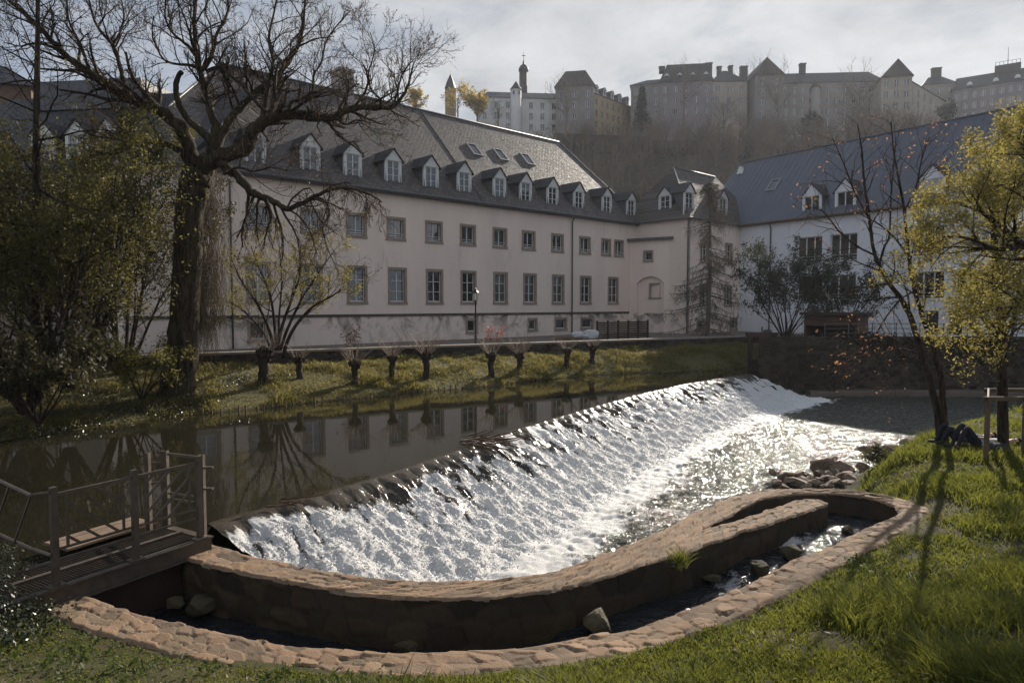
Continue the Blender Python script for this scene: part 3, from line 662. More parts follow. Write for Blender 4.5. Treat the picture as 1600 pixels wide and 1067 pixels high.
x, _ = fr.hit(1575, 100); mb = MB(); mb.box(x - 3.2, x + 3.2, 4.5, 8.5, H + 4.0, H + 6.6)
pl = mb.build('roof_platform', MT['t_roof'], t); m = MB()
for dx in np.linspace(-3, 3, 7): m.box(x + dx - .06, x + dx + .06, 4.6, 4.7, H + 6.6, H + 7.6)
m.box(x - 3.1, x + 3.1, 4.55, 4.58, H + 7.5, H + 7.6); m.build('platform_rail', MT['black'], pl); m = MB(); m.tube([(x, 6.5, H + 6.6), (x, 6.5, H + 12.0)], [.12, .05], 6); m.build('mast', MT['black'], pl)
for p in (1515, 1556, 1590):
    x, _ = fr.hit(p, 125); m = MB(); m.lathe([(.75, 0), (.75, .4), (.5, .9), (.05, 1.15)], 10); o = m.build('round_dormer', MT['white'], t); o.location = (x, .9, H + 1.0)
# lantern tower and church spire
p = Py(818, 130, 222); t = thing('lantern_tower', 'dark domed lantern tower with thin spire behind the white house', 'tower', (p[0], p[1], PZ))
h0 = p[2] - PZ
def hz(py, Y=222): return Py(818, py, Y)[2] - PZ
m = MB(); m.lathe([(1.6, 0), (1.6, hz(136)), (1.35, hz(135)), (1.35, hz(113)), (1.6, hz(112))], 8); m.build('shaft', MT['t_roof'], t)
m = MB(); m.lathe([(1.6, hz(112)), (1.5, hz(107)), (1.0, hz(103)), (.35, hz(101)), (.3, hz(97)), (.05, hz(95.5))], 12); m.build('dome', MT['t_roof'], t, True)
m = MB(); m.tube([(0, 0, hz(96)), (0, 0, hz(82))], [.1, .05], 6); m.box(-.6, .6, -.05, .05, hz(88), hz(87)); m.build('finial', MT['black'], t)
p = Py(704, 180, 225); t = thing('church_spire', 'slender church tower with dark pointed spire among the golden trees', 'tower', (p[0], p[1], PZ))
g = lambda py: Py(704, py, 225)[2] - PZ
m = MB(); m.lathe([(1.75, 0), (1.75, g(139)), ], 4); m.build('shaft', M('far_warm_stone', (.30, .22, .12)), t); m = MB(); m.lathe([(1.95, g(139)), (1.2, g(128)), (.05, g(116))], 8); m.build('spire', MT['t_roof'], t)
m = MB(); m.tube([(0, 0, g(117)), (0, 0, g(111))], .07, 5); m.build('finial', MT['black'], t)
# rampart wall below the ochre row and sentry turret
pa = Py(868, 208, 186); pb = Py(1016, 208, 190); fr = Frame(pa[:2], (pb - pa)[:2], 0)
mb = MB(); mb.box(0, float(np.hypot(*(pb - pa)[:2])), 0, 3, 26, pa[2]); o = mb.build('rampart_wall', MT['rampart']); o.location = fr.O; o.rotation_euler = (0, 0, fr.rz)
tag(o, 'dark rampart wall holding up the town below the ochre block', 'wall')
p = Py(1148, 200, 160); t = thing('sentry_turret', 'small stone sentry turret with conical cap on the wooded slope', 'turret', (p[0], p[1], float(hill_z(p[0], p[1])) - 1))
g = lambda py: Py(1148, py, 160)[2] - t.location[2]
m = MB(); m.lathe([(.75, 0), (.75, g(215)), (1.2, g(207)), (1.25, g(196))], 12); m.build('wall', M('turret_stone', (.28, .19, .13)), t, True); m = MB(); m.lathe([(1.45, g(196)), (.8, g(191.5)), (.05, g(188))], 12); m.build('roof', M('turret_cap', (.22, .16, .13)), t)
# ------------------------------------------------------------------ traced outlines (projected on the level of the wall tops)
ZT = 0.06
ZP, ZC = -1.0, -0.45                    # lower pool, fish-pass water
def poly(pts, z=ZT): return np.array([Pz(a, b, z)[:2] for a, b in pts])
POOL_EDGE = [(318, 845), (334, 849), (407, 870), (483, 885), (553, 898), (618, 904), (700, 906), (780, 903.5), (865, 890), (933, 872), (941, 861), (961, 857), (1017, 835.5), (1060, 813), (1098, 795)]
CHAN_EDGE = [(270, 866), (300, 875), (384, 896.5), (480, 916), (553, 927), (643, 934.5), (700, 936), (780, 931.5), (865, 922), (905, 912.5), (955, 897.5), (1030, 875), (1067, 865), (1098, 852)]
TONGUE_N = [(1098, 852), (1142, 837), (1212, 815), (1269, 795), (1294, 785.5)]
TONGUE_F = [(1098, 827), (1128, 817.7), (1170, 803.7), (1212, 791), (1240, 781), (1255, 777.5), (1280, 778), (1294, 784)]
LOOP_IN = [(1098, 825), (1122, 813.5), (1167, 790), (1193, 778), (1240, 771), (1297, 770), (1344, 774), (1381, 783), (1398, 790), (1405, 798), (1398, 804.5), (1347, 825), (1297, 849), (1255, 865.5), (1212, 888), (1165, 910.5), (1100, 939), (1055, 955.5), (1017, 970), (970, 982), (905, 993), (835, 1005), (780, 1010), (717, 1014), (605, 1017), (555, 1012), (480, 1007), (425, 999), (380, 992), (305, 976), (250, 962), (207, 951), (155, 934), (120, 922)]
LOOP_OUT = [(1098, 795), (1142, 774), (1184, 766), (1246, 761.5), (1325, 764), (1381, 771), (1423, 783), (1449, 791), (1455, 796), (1446, 806.5), (1429, 818), (1381, 849), (1353, 861), (1325, 877), (1297, 894), (1269, 909), (1240, 925), (1196, 944), (1156, 964), (1131, 978), (1055, 1004), (1025, 1015), (930, 1037), (780, 1057), (680, 1061), (530, 1059), (475, 1051), (400, 1046), (337, 1035), (307, 1032), (250, 1020), (187, 996), (140, 987), (112, 974), (60, 954)]
CREST = [(330, 822), (336, 818), (480, 781), (595, 746), (699, 711), (798, 675), (905, 643), (989, 619), (1073, 600), (1140, 589), (1172, 584.5)]
FARBANK = [(-160, 712), (0, 690), (120, 672), (200, 662), (300, 648), (397, 640), (480, 630), (570, 622), (660, 612), (757, 605), (812, 598), (927, 586), (1050, 580), (1190, 573)]
def resample(P, n=None, step=None, smooth=0):
    P = np.asarray(P, float); d = np.concatenate([[0], np.cumsum(np.linalg.norm(np.diff(P, axis=0), axis=1))])
    if n is None: n = max(2, int(d[-1] / step) + 1)
    t = np.linspace(0, d[-1], n); Q = np.stack([np.interp(t, d, P[:, i]) for i in range(P.shape[1])], 1)
    for _ in range(smooth):
        Q[1:-1] = .25 * Q[:-2] + .5 * Q[1:-1] + .25 * Q[2:]
    return Q, np.linspace(0, d[-1], n)
def inpoly(x, y, P):
    x = np.asarray(x); y = np.asarray(y); r = np.zeros(x.shape, bool); n = len(P)
    for i in range(n):
        x1, y1 = P[i]; x2, y2 = P[(i + 1) % n]
        c = ((y1 > y) != (y2 > y))
        with np.errstate(divide='ignore', invalid='ignore'):
            r ^= c & (x < (x2 - x1) * (y - y1) / (y2 - y1 if y2 != y1 else 1e-9) + x1)
    return r
def dist_line(x, y, P, closed=False):
    x = np.asarray(x, float); y = np.asarray(y, float); d = np.full(x.shape, 1e9)
    n = len(P)
    for i in range(n if closed else n - 1):
        a = P[i]; b = P[(i + 1) % n]; ab = b - a; L = (ab ** 2).sum() + 1e-12
        t = np.clip(((x - a[0]) * ab[0] + (y - a[1]) * ab[1]) / L, 0, 1)
        d = np.minimum(d, np.hypot(x - a[0] - ab[0] * t, y - a[1] - ab[1] * t))
    return d

# ------------------------------------------------------------------ masonry walls with real stones
def stone_mat(name, tone):
    m, nt, out = nodes_of(name); co = pos(nt)
    a = N(nt, 'ShaderNodeAttribute', attribute_name='stone'); j = N(nt, 'ShaderNodeAttribute', attribute_name='joint')
    c = ramp(nt, a.outputs['Fac'], [(0, tuple(.55 * x for x in tone)), (.35, tone), (.7, tuple(x * f for x, f in zip(tone, (1.15, 1.0, .9)))), (1, tuple(x * f for x, f in zip(tone, (1.45, 1.35, 1.25))))])
    n = noise(nt, 9, 7, .65, co); c = mixc(nt, math_(nt, 'MULTIPLY', n, .6), c, tuple(.45 * x for x in tone))
    moss = ramp(nt, noise(nt, 1.3, 6, .65, co), [(.55, (0, 0, 0)), (.72, (1, 1, 1))]); c = mixc(nt, math_(nt, 'MULTIPLY', moss, .4), c, (.075, .065, .02))
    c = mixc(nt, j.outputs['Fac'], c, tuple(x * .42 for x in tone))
    w = ramp(nt, noise(nt, .6, 4, .6, co), [(.45, (0, 0, 0)), (.65, (1, 1, 1))]); c = mixc(nt, math_(nt, 'MULTIPLY', w, .35), c, tuple(.5 * x for x in tone))
    nb = bump(nt, noise(nt, 45, 6, .7, co), .55, .015)
    principled(nt, out, c, .88, nb, .25); return m
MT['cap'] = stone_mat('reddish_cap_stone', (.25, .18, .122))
MT['face'] = stone_mat('dark_wall_stone', (.062, .048, .033))  # side faces toned much darker than the coping
def masonry(name, A, B, label, cat, step=.022, rows=34, zb=-1.25, seed=0, endcap=False):
    """band between the polylines A and B (same direction); top with stones, both faces"""
    n = max(len(resample(A, step=step)[0]), len(resample(B, step=step)[0]))
    A, sA = resample(A, n=n, smooth=12); B, sB = resample(B, n=n, smooth=12)
    s = .5 * (sA + sB); wdt = np.linalg.norm(A - B, axis=1)
    t = np.linspace(0, 1, rows)
    rag = lambda k: .05 * (vnoise(s * 2.2, s * 0 + k, seed) - .5) + .03 * (vnoise(s * 7, s * 0 + k, seed + 1) - .5)
    nd = (A - B) / (wdt[:, None] + 1e-9)
    A = A + nd * rag(1)[:, None]; B = B - nd * rag(2)[:, None]
    P = A[:, None, :] * (1 - t)[None, :, None] + B[:, None, :] * t[None, :, None]
    S = s[:, None] + 0 * t[None]; Tt = t[None] * np.maximum(wdt, .3)[:, None]
    wx = S / .215 + .8 * (fbm(S * 1.1, Tt * 1.1, 2, seed + 5) - .5) + .12 * (vnoise(S * 14, Tt * 14, 3) - .5); wy = Tt / .145 + .7 * (fbm(S * 1.3, Tt * 1.3, 2, seed + 7) - .5) + .12 * (vnoise(S * 14, Tt * 14, 9) - .5)
    f1, f2, sid, cx, cy = worley(wx, wy, seed + 11, .75)
    j = f2 - f1; joint = (1 - sstep(.015, .08, j)) * sstep(.30, .56, fbm(S * 2.1, Tt * 2.1, 3, seed + 40) + .03)
    tilt = (sid - .5) * cx * .03 + (np.mod(sid * 7.3, 1) - .5) * cy * .035
    z = ZT + .022 * (sid - .5) + tilt - .018 * joint + .012 * (fbm(S * 7, Tt * 7, 5, seed + 2) - .5) + .02 * (fbm(S * 1.2, Tt * 1.2, 3, seed + 4) - .5)
    ed = np.minimum(t, 1 - t)[None] * np.maximum(wdt, .3)[:, None]; z = z - .03 * (1 - sstep(0, .05, ed))
    V = np.concatenate([P, z[..., None]], -1)
    root = thing(name, label, cat, (float(A[n // 2, 0]), float(A[n // 2, 1]), zb))
    off = np.array(root.location)
    mesh_np('coping', V.reshape(-1, 3) - off, grid_faces(n, rows), MT['cap'], root, True, {'stone': sid, 'joint': joint * .75})
    # faces
    hz = np.linspace(0, 1, 34)
    for L, zt, sg in ((A, z[:, 0], 1), (B, z[:, -1], -1)):
        zz = zt[:, None] * (1 - hz)[None] + zb * hz[None]
        S2 = s[:, None] + 0 * hz[None]; wx = S2 / .42 + .25 * np.floor(zz / .24) ; f1, f2, sid2, cx, cy = worley(wx, zz / .24, seed + 21, .6)
        j2 = 1 - sstep(.03, .14, f2 - f1)
        dd = .02 * (sid2 - .5) - .02 * j2 + .02 * (fbm(S2 * 5, zz * 5, 3, seed) - .5); dd[:, 0] = 0
        nn = nd * sg
        V2 = np.concatenate([L[:, None, :] + nn[:, None, :] * dd[..., None], zz[..., None]], -1)
        mesh_np('wall_face', V2.reshape(-1, 3) - off, grid_faces(n, len(hz)), MT['face'], root, True, {'stone': sid2, 'joint': j2 * .3})
    return root
pe, ce = poly(POOL_EDGE), poly(CHAN_EDGE)
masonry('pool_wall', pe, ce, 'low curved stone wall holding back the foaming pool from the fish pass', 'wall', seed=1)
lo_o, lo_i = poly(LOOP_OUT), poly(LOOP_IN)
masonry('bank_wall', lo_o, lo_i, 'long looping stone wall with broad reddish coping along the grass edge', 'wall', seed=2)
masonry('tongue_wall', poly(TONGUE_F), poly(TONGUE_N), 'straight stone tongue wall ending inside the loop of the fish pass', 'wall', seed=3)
# ------------------------------------------------------------------ water
def watermat(name, base, rough, waves, foam=None, ior=1.33):
    m, nt, out = nodes_of(name); co = pos(nt); prev = None
    for sc, st, di, stretch in waves:
        mp = N(nt, 'ShaderNodeMapping'); mp.inputs['Scale'].default_value = stretch; lk(nt, co, mp.inputs['Vector'])
        prev = bump(nt, noise(nt, sc, 3, .55, mp.outputs[0], .3), st, di, prev)
    p = principled(nt, None, base, rough, prev, .5); p.inputs['IOR'].default_value = ior
    if foam:
        a = N(nt, 'ShaderNodeAttribute', attribute_name='foam')
        fine = noise(nt, 22, 5, .75, co, .6); k = math_(nt, 'ADD', a.outputs['Fac'], math_(nt, 'MULTIPLY', math_(nt, 'SUBTRACT', fine, .5), .9))
        fr = ramp(nt, k, [(.42, (0, 0, 0)), (.66, (1, 1, 1))])
        d0 = N(nt, 'ShaderNodeBsdfTranslucent'); d0.inputs['Color'].default_value = (.82, .84, .85, 1); d = N(nt, 'ShaderNodeBsdfPrincipled'); d.inputs['Base Color'].default_value = (.90, .89, .87, 1); d.inputs['Roughness'].default_value = .55
        d.inputs['Specular IOR Level'].default_value = .4
        lk(nt, bump(nt, noise(nt, 38, 6, .75, co, .5), .9, .035), d.inputs['Normal'])
        mx = N(nt, 'ShaderNodeMixShader'); lk(nt, fr, mx.inputs[0]); lk(nt, p.outputs[0], mx.inputs[1]); md = N(nt, 'ShaderNodeMixShader'); md.inputs[0].default_value = .3; lk(nt, d.outputs[0], md.inputs[1]); lk(nt, d0.outputs[0], md.inputs[2]); lk(nt, md.outputs[0], mx.inputs[2]); lk(nt, mx.outputs[0], out.inputs['Surface'])
    else: lk(nt, p.outputs[0], out.inputs['Surface'])
    return m
MT['river'] = watermat('calm_river', (.018, .016, .010), .025, [(1.1, .035, .05, (1, 1, 1)), (7, .03, .012, (1, 1, 1))])
MT['pool'] = watermat('choppy_pool', (.05, .054, .042), .09, [(6, 1., .10, (1, 1, 1)), (17, 1., .05, (1, 1, 1))], True)
MT['weir'] = watermat('weir_water', (.05, .04, .028), .12, [(6, .5, .05, (1, 1, 1)), (26, .5, .015, (1, 1, 1))], True)
MT['rill'] = watermat('fish_pass_water', (.02, .022, .024), .06, [(5, 1., .06, (1, 1, 1)), (16, 1., .03, (1, 1, 1))], True)
cr = poly(CREST, 0.0); crs, _ = resample(cr, n=60, smooth=6)
fb = poly(FARBANK, 0.0)
# calm upstream water: one sheet bounded by the crest, the near wall and the far bank (tucked under each)
up = [tuple(p) for p in crs] + [(12.9, 34.6), (17.2, 44.5)] + [(p[0] + .4, p[1] + 1.2) for p in fb[::-1]] + [(-40, 26), (-40, 3), (-8, 6.2)] + [tuple(Pz(120, 930, 0)[:2]), tuple(Pz(305, 866, 0)[:2])]
bm = bmesh.new(); vs = [bm.verts.new((x, y, 0)) for x, y in up]; f = bm.faces.new(vs)
if f.normal.z < 0: f.normal_flip()
bmesh.ops.triangulate(bm, faces=bm.faces); bmesh.ops.recalc_face_normals(bm, faces=bm.faces)
me = bpy.data.meshes.new('river_water'); bm.to_mesh(me); bm.free(); me.materials.append(MT['river'])
tag(link(bpy.data.objects.new('river_water', me)), kind='structure')
# weir: crest polyline swept 3 m down
ns = 1150; cs, ss = resample(cr, n=ns, smooth=60)
tg = np.gradient(cs, axis=0); tg /= np.linalg.norm(tg, axis=1, keepdims=True); pd = np.stack([tg[:, 1], -tg[:, 0]], 1)
for _ in range(200): pd[1:-1] = .25 * pd[:-2] + .5 * pd[1:-1] + .25 * pd[2:]
pd /= np.linalg.norm(pd, axis=1, keepdims=True); pm_ = np.array((.83, -.56)); pd = .35 * pd + .65 * pm_; pd /= np.linalg.norm(pd, axis=1, keepdims=True)
LW = 3.0; tt = np.linspace(-.10, 1.22, 165); mt_ = len(tt)
S = ss[:, None] + 0 * tt[None]; T = 0 * ss[:, None] + tt[None]; D = T * LW
rowS = S / .52 + .35 * (vnoise(S * .9, D * .9, 31) - .5); f1, f2, sid, cx, cy = worley(rowS, D / .62 + .5 * np.mod(np.floor(rowS), 2) + .3, 33, .8)
stones = (1 - sstep(0, .62, f1))
zz = np.where(T < 0, 0.0, -1.0 * np.clip(T, 0, 1) ** .92)
crestrow = sstep(-.03, .02, T) * (1 - sstep(.10, .22, T)); scal = np.abs(np.sin(S * math.pi / .5 + 2.2 * (vnoise(S * .8, S * 0, 4) - .5)))
lump = fbm(S * 3.4 + D * .7 + .8 * vnoise(S * 1.5, D * 1.5, 12), D * .85, 5, 41) - .5
turb = fbm(S * 8 + 2.5 * lump + D, D * 3.2, 5, 44) - .5
body = sstep(.02, .2, T) * (1 - .75 * sstep(.97, 1.15, T))
zz = zz + .018 + body * (.10 * (stones - .4) * (.5 + sid) + .13 * lump + .12 * turb + .04 * (fbm(S * 16 + D, D * 9, 3, 47) - .5)) + crestrow * (.055 * (scal - .55)) * sstep(-.02, .05, T)
zz = zz - .16 * sstep(1.02, 1.22, T)
zz = np.where(T < -.04, -.03, zz)
foam = sstep(.03, .22, T + .40 * (fbm(S * 1.7, D * .55, 4, 51) - .5)) * 1.05 + .55 * (fbm(S * 3.3 + .5 * D, D * 1.1, 4, 55) - .52) - .30 * stones * (1 - sstep(.3, .8, T)) * sid
streak = vnoise(S * 9, D * .9, 58) * (1 - sstep(.12, .3, T)) * sstep(0, .05, T); foam = foam + .55 * (streak - .35) * sstep(0, .06, T) * (1 - sstep(.15, .3, T))
hole = sstep(.52, .66, fbm(S * 2.6 + .8 * D, D * .85, 5, 71)); foam = foam + .12 * sstep(.3, .6, T) - .6 * hole * (1 - sstep(.25, .8, T)) - 1.1 * np.clip(-lump - .07, 0, 1) * (1 - sstep(.5, 1.0, T))
foam = foam - .55 * sstep(.54, .66, fbm(S * 5 + 1.3 * D + .6 * lump, D * .6, 4, 73)) * sstep(.05, .2, T) * (1 - sstep(.45, .95, T)) - .25 * sstep(.1, .3, -lump) * (1 - sstep(.9, 1.1, T))
foam = np.where(T > 1.0, foam * (1 - .35 * sstep(1.02, 1.22, T)), foam); foam = np.where(T < .0, 0, foam)
fz = np.clip(foam, 0, 1); zz = zz + body * fz * (.06 * (rng.random(zz.shape) - .5) * rng.random(zz.shape) ** 2) + fz * body * .05 * (fbm(S * 19, D * 9, 3, 66) - .5)
WP = cs[:, None, :] + pd[:, None, :] * D[..., None]
o = mesh_np('weir', np.concatenate([WP, zz[..., None]], -1).reshape(-1, 3), grid_faces(ns, mt_), MT['weir'], None, True, {'foam': foam}); tag(o, kind='structure')
foot, _ = resample(WP[:, int(mt_ * .83), :], n=80)
# flying drops over the foam: little octahedra
nd_ = 42000; ii = rng.integers(5, ns - 5, nd_); jj = rng.integers(int(mt_ * .18), int(mt_ * .97), nd_); keep = fz[ii, jj] > rng.random(nd_) * 1.0 + .2
ii = ii[keep]; jj = jj[keep]; k = len(ii); r = .006 + .011 * rng.random(k) ** 2
C = np.concatenate([WP[ii, jj] + rng.normal(0, .02, (k, 2)), (zz[ii, jj] + .01 + .07 * rng.random(k) ** 3)[:, None]], 1)
oc = np.array([(1, 0, 0), (-1, 0, 0), (0, 1, 0), (0, -1, 0), (0, 0, 1), (0, 0, -1)], float); of = np.array([(0, 2, 4), (2, 1, 4), (1, 3, 4), (3, 0, 4), (2, 0, 5), (1, 2, 5), (3, 1, 5), (0, 3, 5)])
V = (C[:, None, :] + oc[None] * r[:, None, None] * (1 + .6 * rng.random((k, 6, 1)))).reshape(-1, 3); Fc = (of[None] + (np.arange(k) * 6)[:, None, None]).reshape(-1, 3)
MT['spray'] = M('white_spray', (.82, .82, .81), (.78, .78, .78), 5, .4, 0)
o = mesh_np('spray', V, Fc, MT['spray']); tag(o, 'fine white spray drops over the stepped weir face', 'spray', kind='stuff')
# lower pool
gx = np.arange(-3.5, 30, .05); gy = np.arange(7.2, 35.6, .05); X, Y = np.meshgrid(gx, gy, indexing='ij')
dF = dist_line(X, Y, foot)
amp = .75 + .7 * np.exp(-dF / 1.6)
zw = ZP + .10 * amp * (fbm(X * 1.9 + .6 * Y, Y * 2.3, 5, 81) - .5) + .10 * amp * (fbm(X * 6.5, Y * 7.5, 3, 85) - .5)
fo = 1.35 * np.exp(-np.maximum(dF - .25, 0) / .7) + .55 * (fbm(X * 1.6, Y * 1.6, 5, 91) - .6) + .9 * np.exp(-dF / 1.8) * (fbm(X * 4, Y * 4, 4, 93) - .42)
near = 1 - sstep(6, 9.5, np.hypot(X - 1.5, (Y - 10.5))); fo = fo + .16 * near * sstep(.0, .6, 1 - dF / 4.5)
o = mesh_np('pool_water', np.stack([X, Y, zw], -1).reshape(-1, 3), grid_faces(len(gx), len(gy)), MT['pool'], None, True, {'foam': fo}); tag(o, kind='structure')
# fish-pass water between the walls
inner = np.concatenate([.5 * (resample(lo_o, n=120)[0] + resample(lo_i, n=120)[0]), .5 * (resample(pe, n=80)[0] + resample(ce, n=80)[0])])
gx = np.arange(-6.6, 7.6, .035); gy = np.arange(5.6, 13.2, .035); X, Y = np.meshgrid(gx, gy, indexing='ij')
k = inpoly(X[:-1, :-1] + .017, Y[:-1, :-1] + .017, inner)
along = X; lev = -.56 + .10 * sstep(.4, .6, X) + .08 * sstep(3.0, 3.2, X) + .08 * sstep(4.2, 4.5, X)
rap = np.exp(-((X - 4.35) / .55) ** 2) + .9 * np.exp(-((X - 3.05) / .3) ** 2) + .7 * np.exp(-((X + 1.1) / .3) ** 2)
zc = lev + (.05 + .06 * np.clip(rap, 0, 1)) * (fbm(X * 4, Y * 4, 4, 61) - .5) + .01 * (fbm(X * 13, Y * 13, 3, 63) - .5)
fo = .6 * sstep(.9, 1.4, X) * (fbm(X * 5, Y * 5, 4, 69) - .28) + .75 * np.clip(rap, 0, 1) * (fbm(X * 3.3, Y * 3.3, 4, 65) + .12) - .1  # first term paints pale flecks as water glints; second is rapids foam
o = mesh_np('fish_pass_water', np.stack([X, Y, zc], -1).reshape(-1, 3), grid_faces(len(gx), len(gy), k), MT['rill'], None, True, {'foam': fo}); tag(o, kind='structure')

# ------------------------------------------------------------------ near bank ground
SHORE = [(1325, 764), (1318, 752), (1345, 738), (1372, 722), (1425, 700), (1478, 680), (1540, 670), (1620, 660), (1720, 655)]
sh = np.array([Pz(a, b, -.75)[:2] for a, b in SHORE]); sh[0] = lo_o[4]
lc = .5 * (resample(lo_o, n=140)[0] + resample(lo_i, n=140)[0]); lc_far = lc[np.arange(len(lc)) * 1.0 > 22]
wall_line = lc[20:]
dry = np.concatenate([lc[26:], np.array([(-9, 7.4), (-45, 2.5), (-45, -16), (60, -16), (60, 30), (26, 22)]), sh[::-1]])
def near_z(x, y):
    x = np.asarray(x, float); y = np.asarray(y, float)
    ins = inpoly(x, y, dry); dw = dist_line(x, y, wall_line); ds = dist_line(x, y, sh)
    dl = dist_line(x, y, np.array([(-5.2, 7.1), (-9, 7.4), (-45, 2.5)]))
    q = np.clip(np.minimum(dw, 6.4 - y + .33 * np.maximum(x, 0)), 0, 9)
    h = ZT - .03 + .04 * sstep(.2, 1, dw) + .15 * q + .022 * q * q + .10 * (fbm(x * .9, y * .9, 4, 15) - .5) * sstep(.3, 1.2, dw) + .03 * (fbm(x * 4, y * 4, 3, 16) - .5)
    h = np.minimum(h, 1.75 + .1 * fbm(x, y, 3, 2)) + .12 * sstep(1.5, 5, ds) * sstep(10, 14, y)
    h = h - .85 * (1 - sstep(.0, 1.3, ds)) * sstep(.2, .9, dw) + .16 * (fbm(x * 3.3, y * 3.3, 4, 77) - .5) * (1 - sstep(.3, 2.0, ds))
    h = h + .12 * sstep(.3, 1.2, dl) * (x < -5)
    return np.where(ins, h, -1.5)
gx = np.concatenate([np.arange(-45, -9, 1.0), np.arange(-9, 16, .08), np.arange(16, 60, 1.0)]); gy = np.concatenate([np.arange(-15, 3.5, .6), np.arange(3.5, 22, .08), np.arange(22, 31, .6)])
X, Y = np.meshgrid(gx, gy, indexing='ij'); Z = near_z(X, Y)
def soil():
    m, nt, out = nodes_of('bank_soil'); co = pos(nt)
    c = ramp(nt, noise(nt, 1.2, 6, .65, co), [(.38, (.055, .055, .02)), (.55, (.08, .07, .03)), (.72, (.13, .09, .055))])
    c = mixc(nt, noise(nt, 18, 5, .7, co), c, (.04, .04, .015)); principled(nt, out, c, .95, bump(nt, noise(nt, 25, 6, .7, co), .8, .04), .2); return m
MT['soil'] = soil()
o = mesh_np('ground', np.stack([X, Y, Z], -1).reshape(-1, 3), grid_faces(len(gx), len(gy)), MT['soil'], None, True); tag(o, kind='structure')

# ------------------------------------------------------------------ far bank, terrace, parapet, river wall
TW = [(-40.0, 14.5), (-17.3, 23.6), (-11.3, 27.4), (11.4, 40.5), (16.3, 43.3)]
twl = np.array(TW); fbl = np.concatenate([[(-45, 14)], fb])
def bank_z(x, y):
    de = dist_line(x, y, fbl); dt = dist_line(x, y, twl)
    t = de / (de + dt + 1e-6)
    return -.02 + 1.0 * (1 - (1 - np.clip(t, 0, 1)) ** 1.7) + .10 * (fbm(x * .8, y * .8, 4, 22) - .5) * sstep(.2, 1, de) + .06 * (fbm(x * 3, y * 3, 3, 23) - .5)
A, _ = resample(fbl, n=420); B, _ = resample(twl, n=420); rows = 46; t = np.linspace(-.06, 1, rows)
P = A[:, None] * (1 - t)[None, :, None] + B[:, None] * t[None, :, None]
Z = bank_z(P[..., 0], P[..., 1]); Z = np.where(t[None] < 0, -.6, Z)
MT['bank'] = M('far_bank_turf', (.13, .115, .04), (.07, .065, .025), 1.2, .95, .8, 12, .06, c3=(.05, .045, .02))
o = mesh_np('far_bank', np.concatenate([P, Z[..., None]], -1).reshape(-1, 3), grid_faces(420, rows), MT['bank'], None, True); tag(o, kind='structure')
xs = np.linspace(-190, 160, 60); ys = np.linspace(10, 90, 40); X, Y = np.meshgrid(xs, ys, indexing='ij')
tl = [(-190, 14.8), (-40, 14.8), (-17.2, 23.9), (-11.2, 27.7), (11.5, 40.8), (16.3, 43.6), (16.3, 43.6), (13.2, 34.5), (60, 34.5), (160, 34.5), (160, 92), (-190, 92)]
tmb = MB()
for a_, b_ in zip(tl[:5], tl[1:6]): tmb.add([(*a_, .98), (*b_, .98), (b_[0], 92, .98), (a_[0], 92, .98)], [(0, 1, 2, 3)])
tmb.add([(13.2, 34.5, .98), (60, 34.5, .98), (160, 34.5, .98), (160, 92, .98), (16.3, 92, .98), (16.3, 43.6, .98)], [(0, 1, 4, 5), (1, 2, 3, 4)])
me = bpy.data.meshes.new('terrace_ground'); me.from_pydata(tmb.v, [], tmb.f); me.materials.append(M('gravel_terrace', (.20, .17, .14), (.15, .125, .10), 1, .95, .4, 30)); tag(link(bpy.data.objects.new('terrace_ground', me)), kind='structure')
def rubble():
    m, nt, out = nodes_of('dark_rubble_wall'); co = pos(nt); mp = N(nt, 'ShaderNodeMapping'); mp.inputs['Scale'].default_value = (1, 1, 1.9); lk(nt, co, mp.inputs['Vector'])
    v = N(nt, 'ShaderNodeTexVoronoi', Scale=2.6); lk(nt, mp.outputs[0], v.inputs['Vector']); e = N(nt, 'ShaderNodeTexVoronoi', Scale=2.6, feature='DISTANCE_TO_EDGE'); lk(nt, mp.outputs[0], e.inputs['Vector'])
    bw = N(nt, 'ShaderNodeRGBToBW'); lk(nt, v.outputs['Color'], bw.inputs[0]); c = ramp(nt, bw.outputs[0], [(.2, (.026, .021, .017)), (.8, (.075, .058, .044))])
    j = ramp(nt, e.outputs['Distance'], [(.02, (1, 1, 1)), (.07, (0, 0, 0))]); c = mixc(nt, math_(nt, 'MULTIPLY', j, .6), c, (.10, .085, .07))
    c = mixc(nt, ramp(nt, noise(nt, .5, 6, .65, co), [(.48, (0, 0, 0)), (.66, (.8,) * 3)]), c, (.02, .022, .013))
    nb = bump(nt, math_(nt, 'ADD', math_(nt, 'MINIMUM', e.outputs['Distance'], .12), math_(nt, 'MULTIPLY', noise(nt, 14, 5, .7, co), .06)), 1., .25); principled(nt, out, c, .92, nb, .2); return m
MT['rubble'] = rubble()
MT['coping_light'] = M('pale_coping_edge', (.30, .25, .20), (.22, .18, .15), 3, .85, .3)
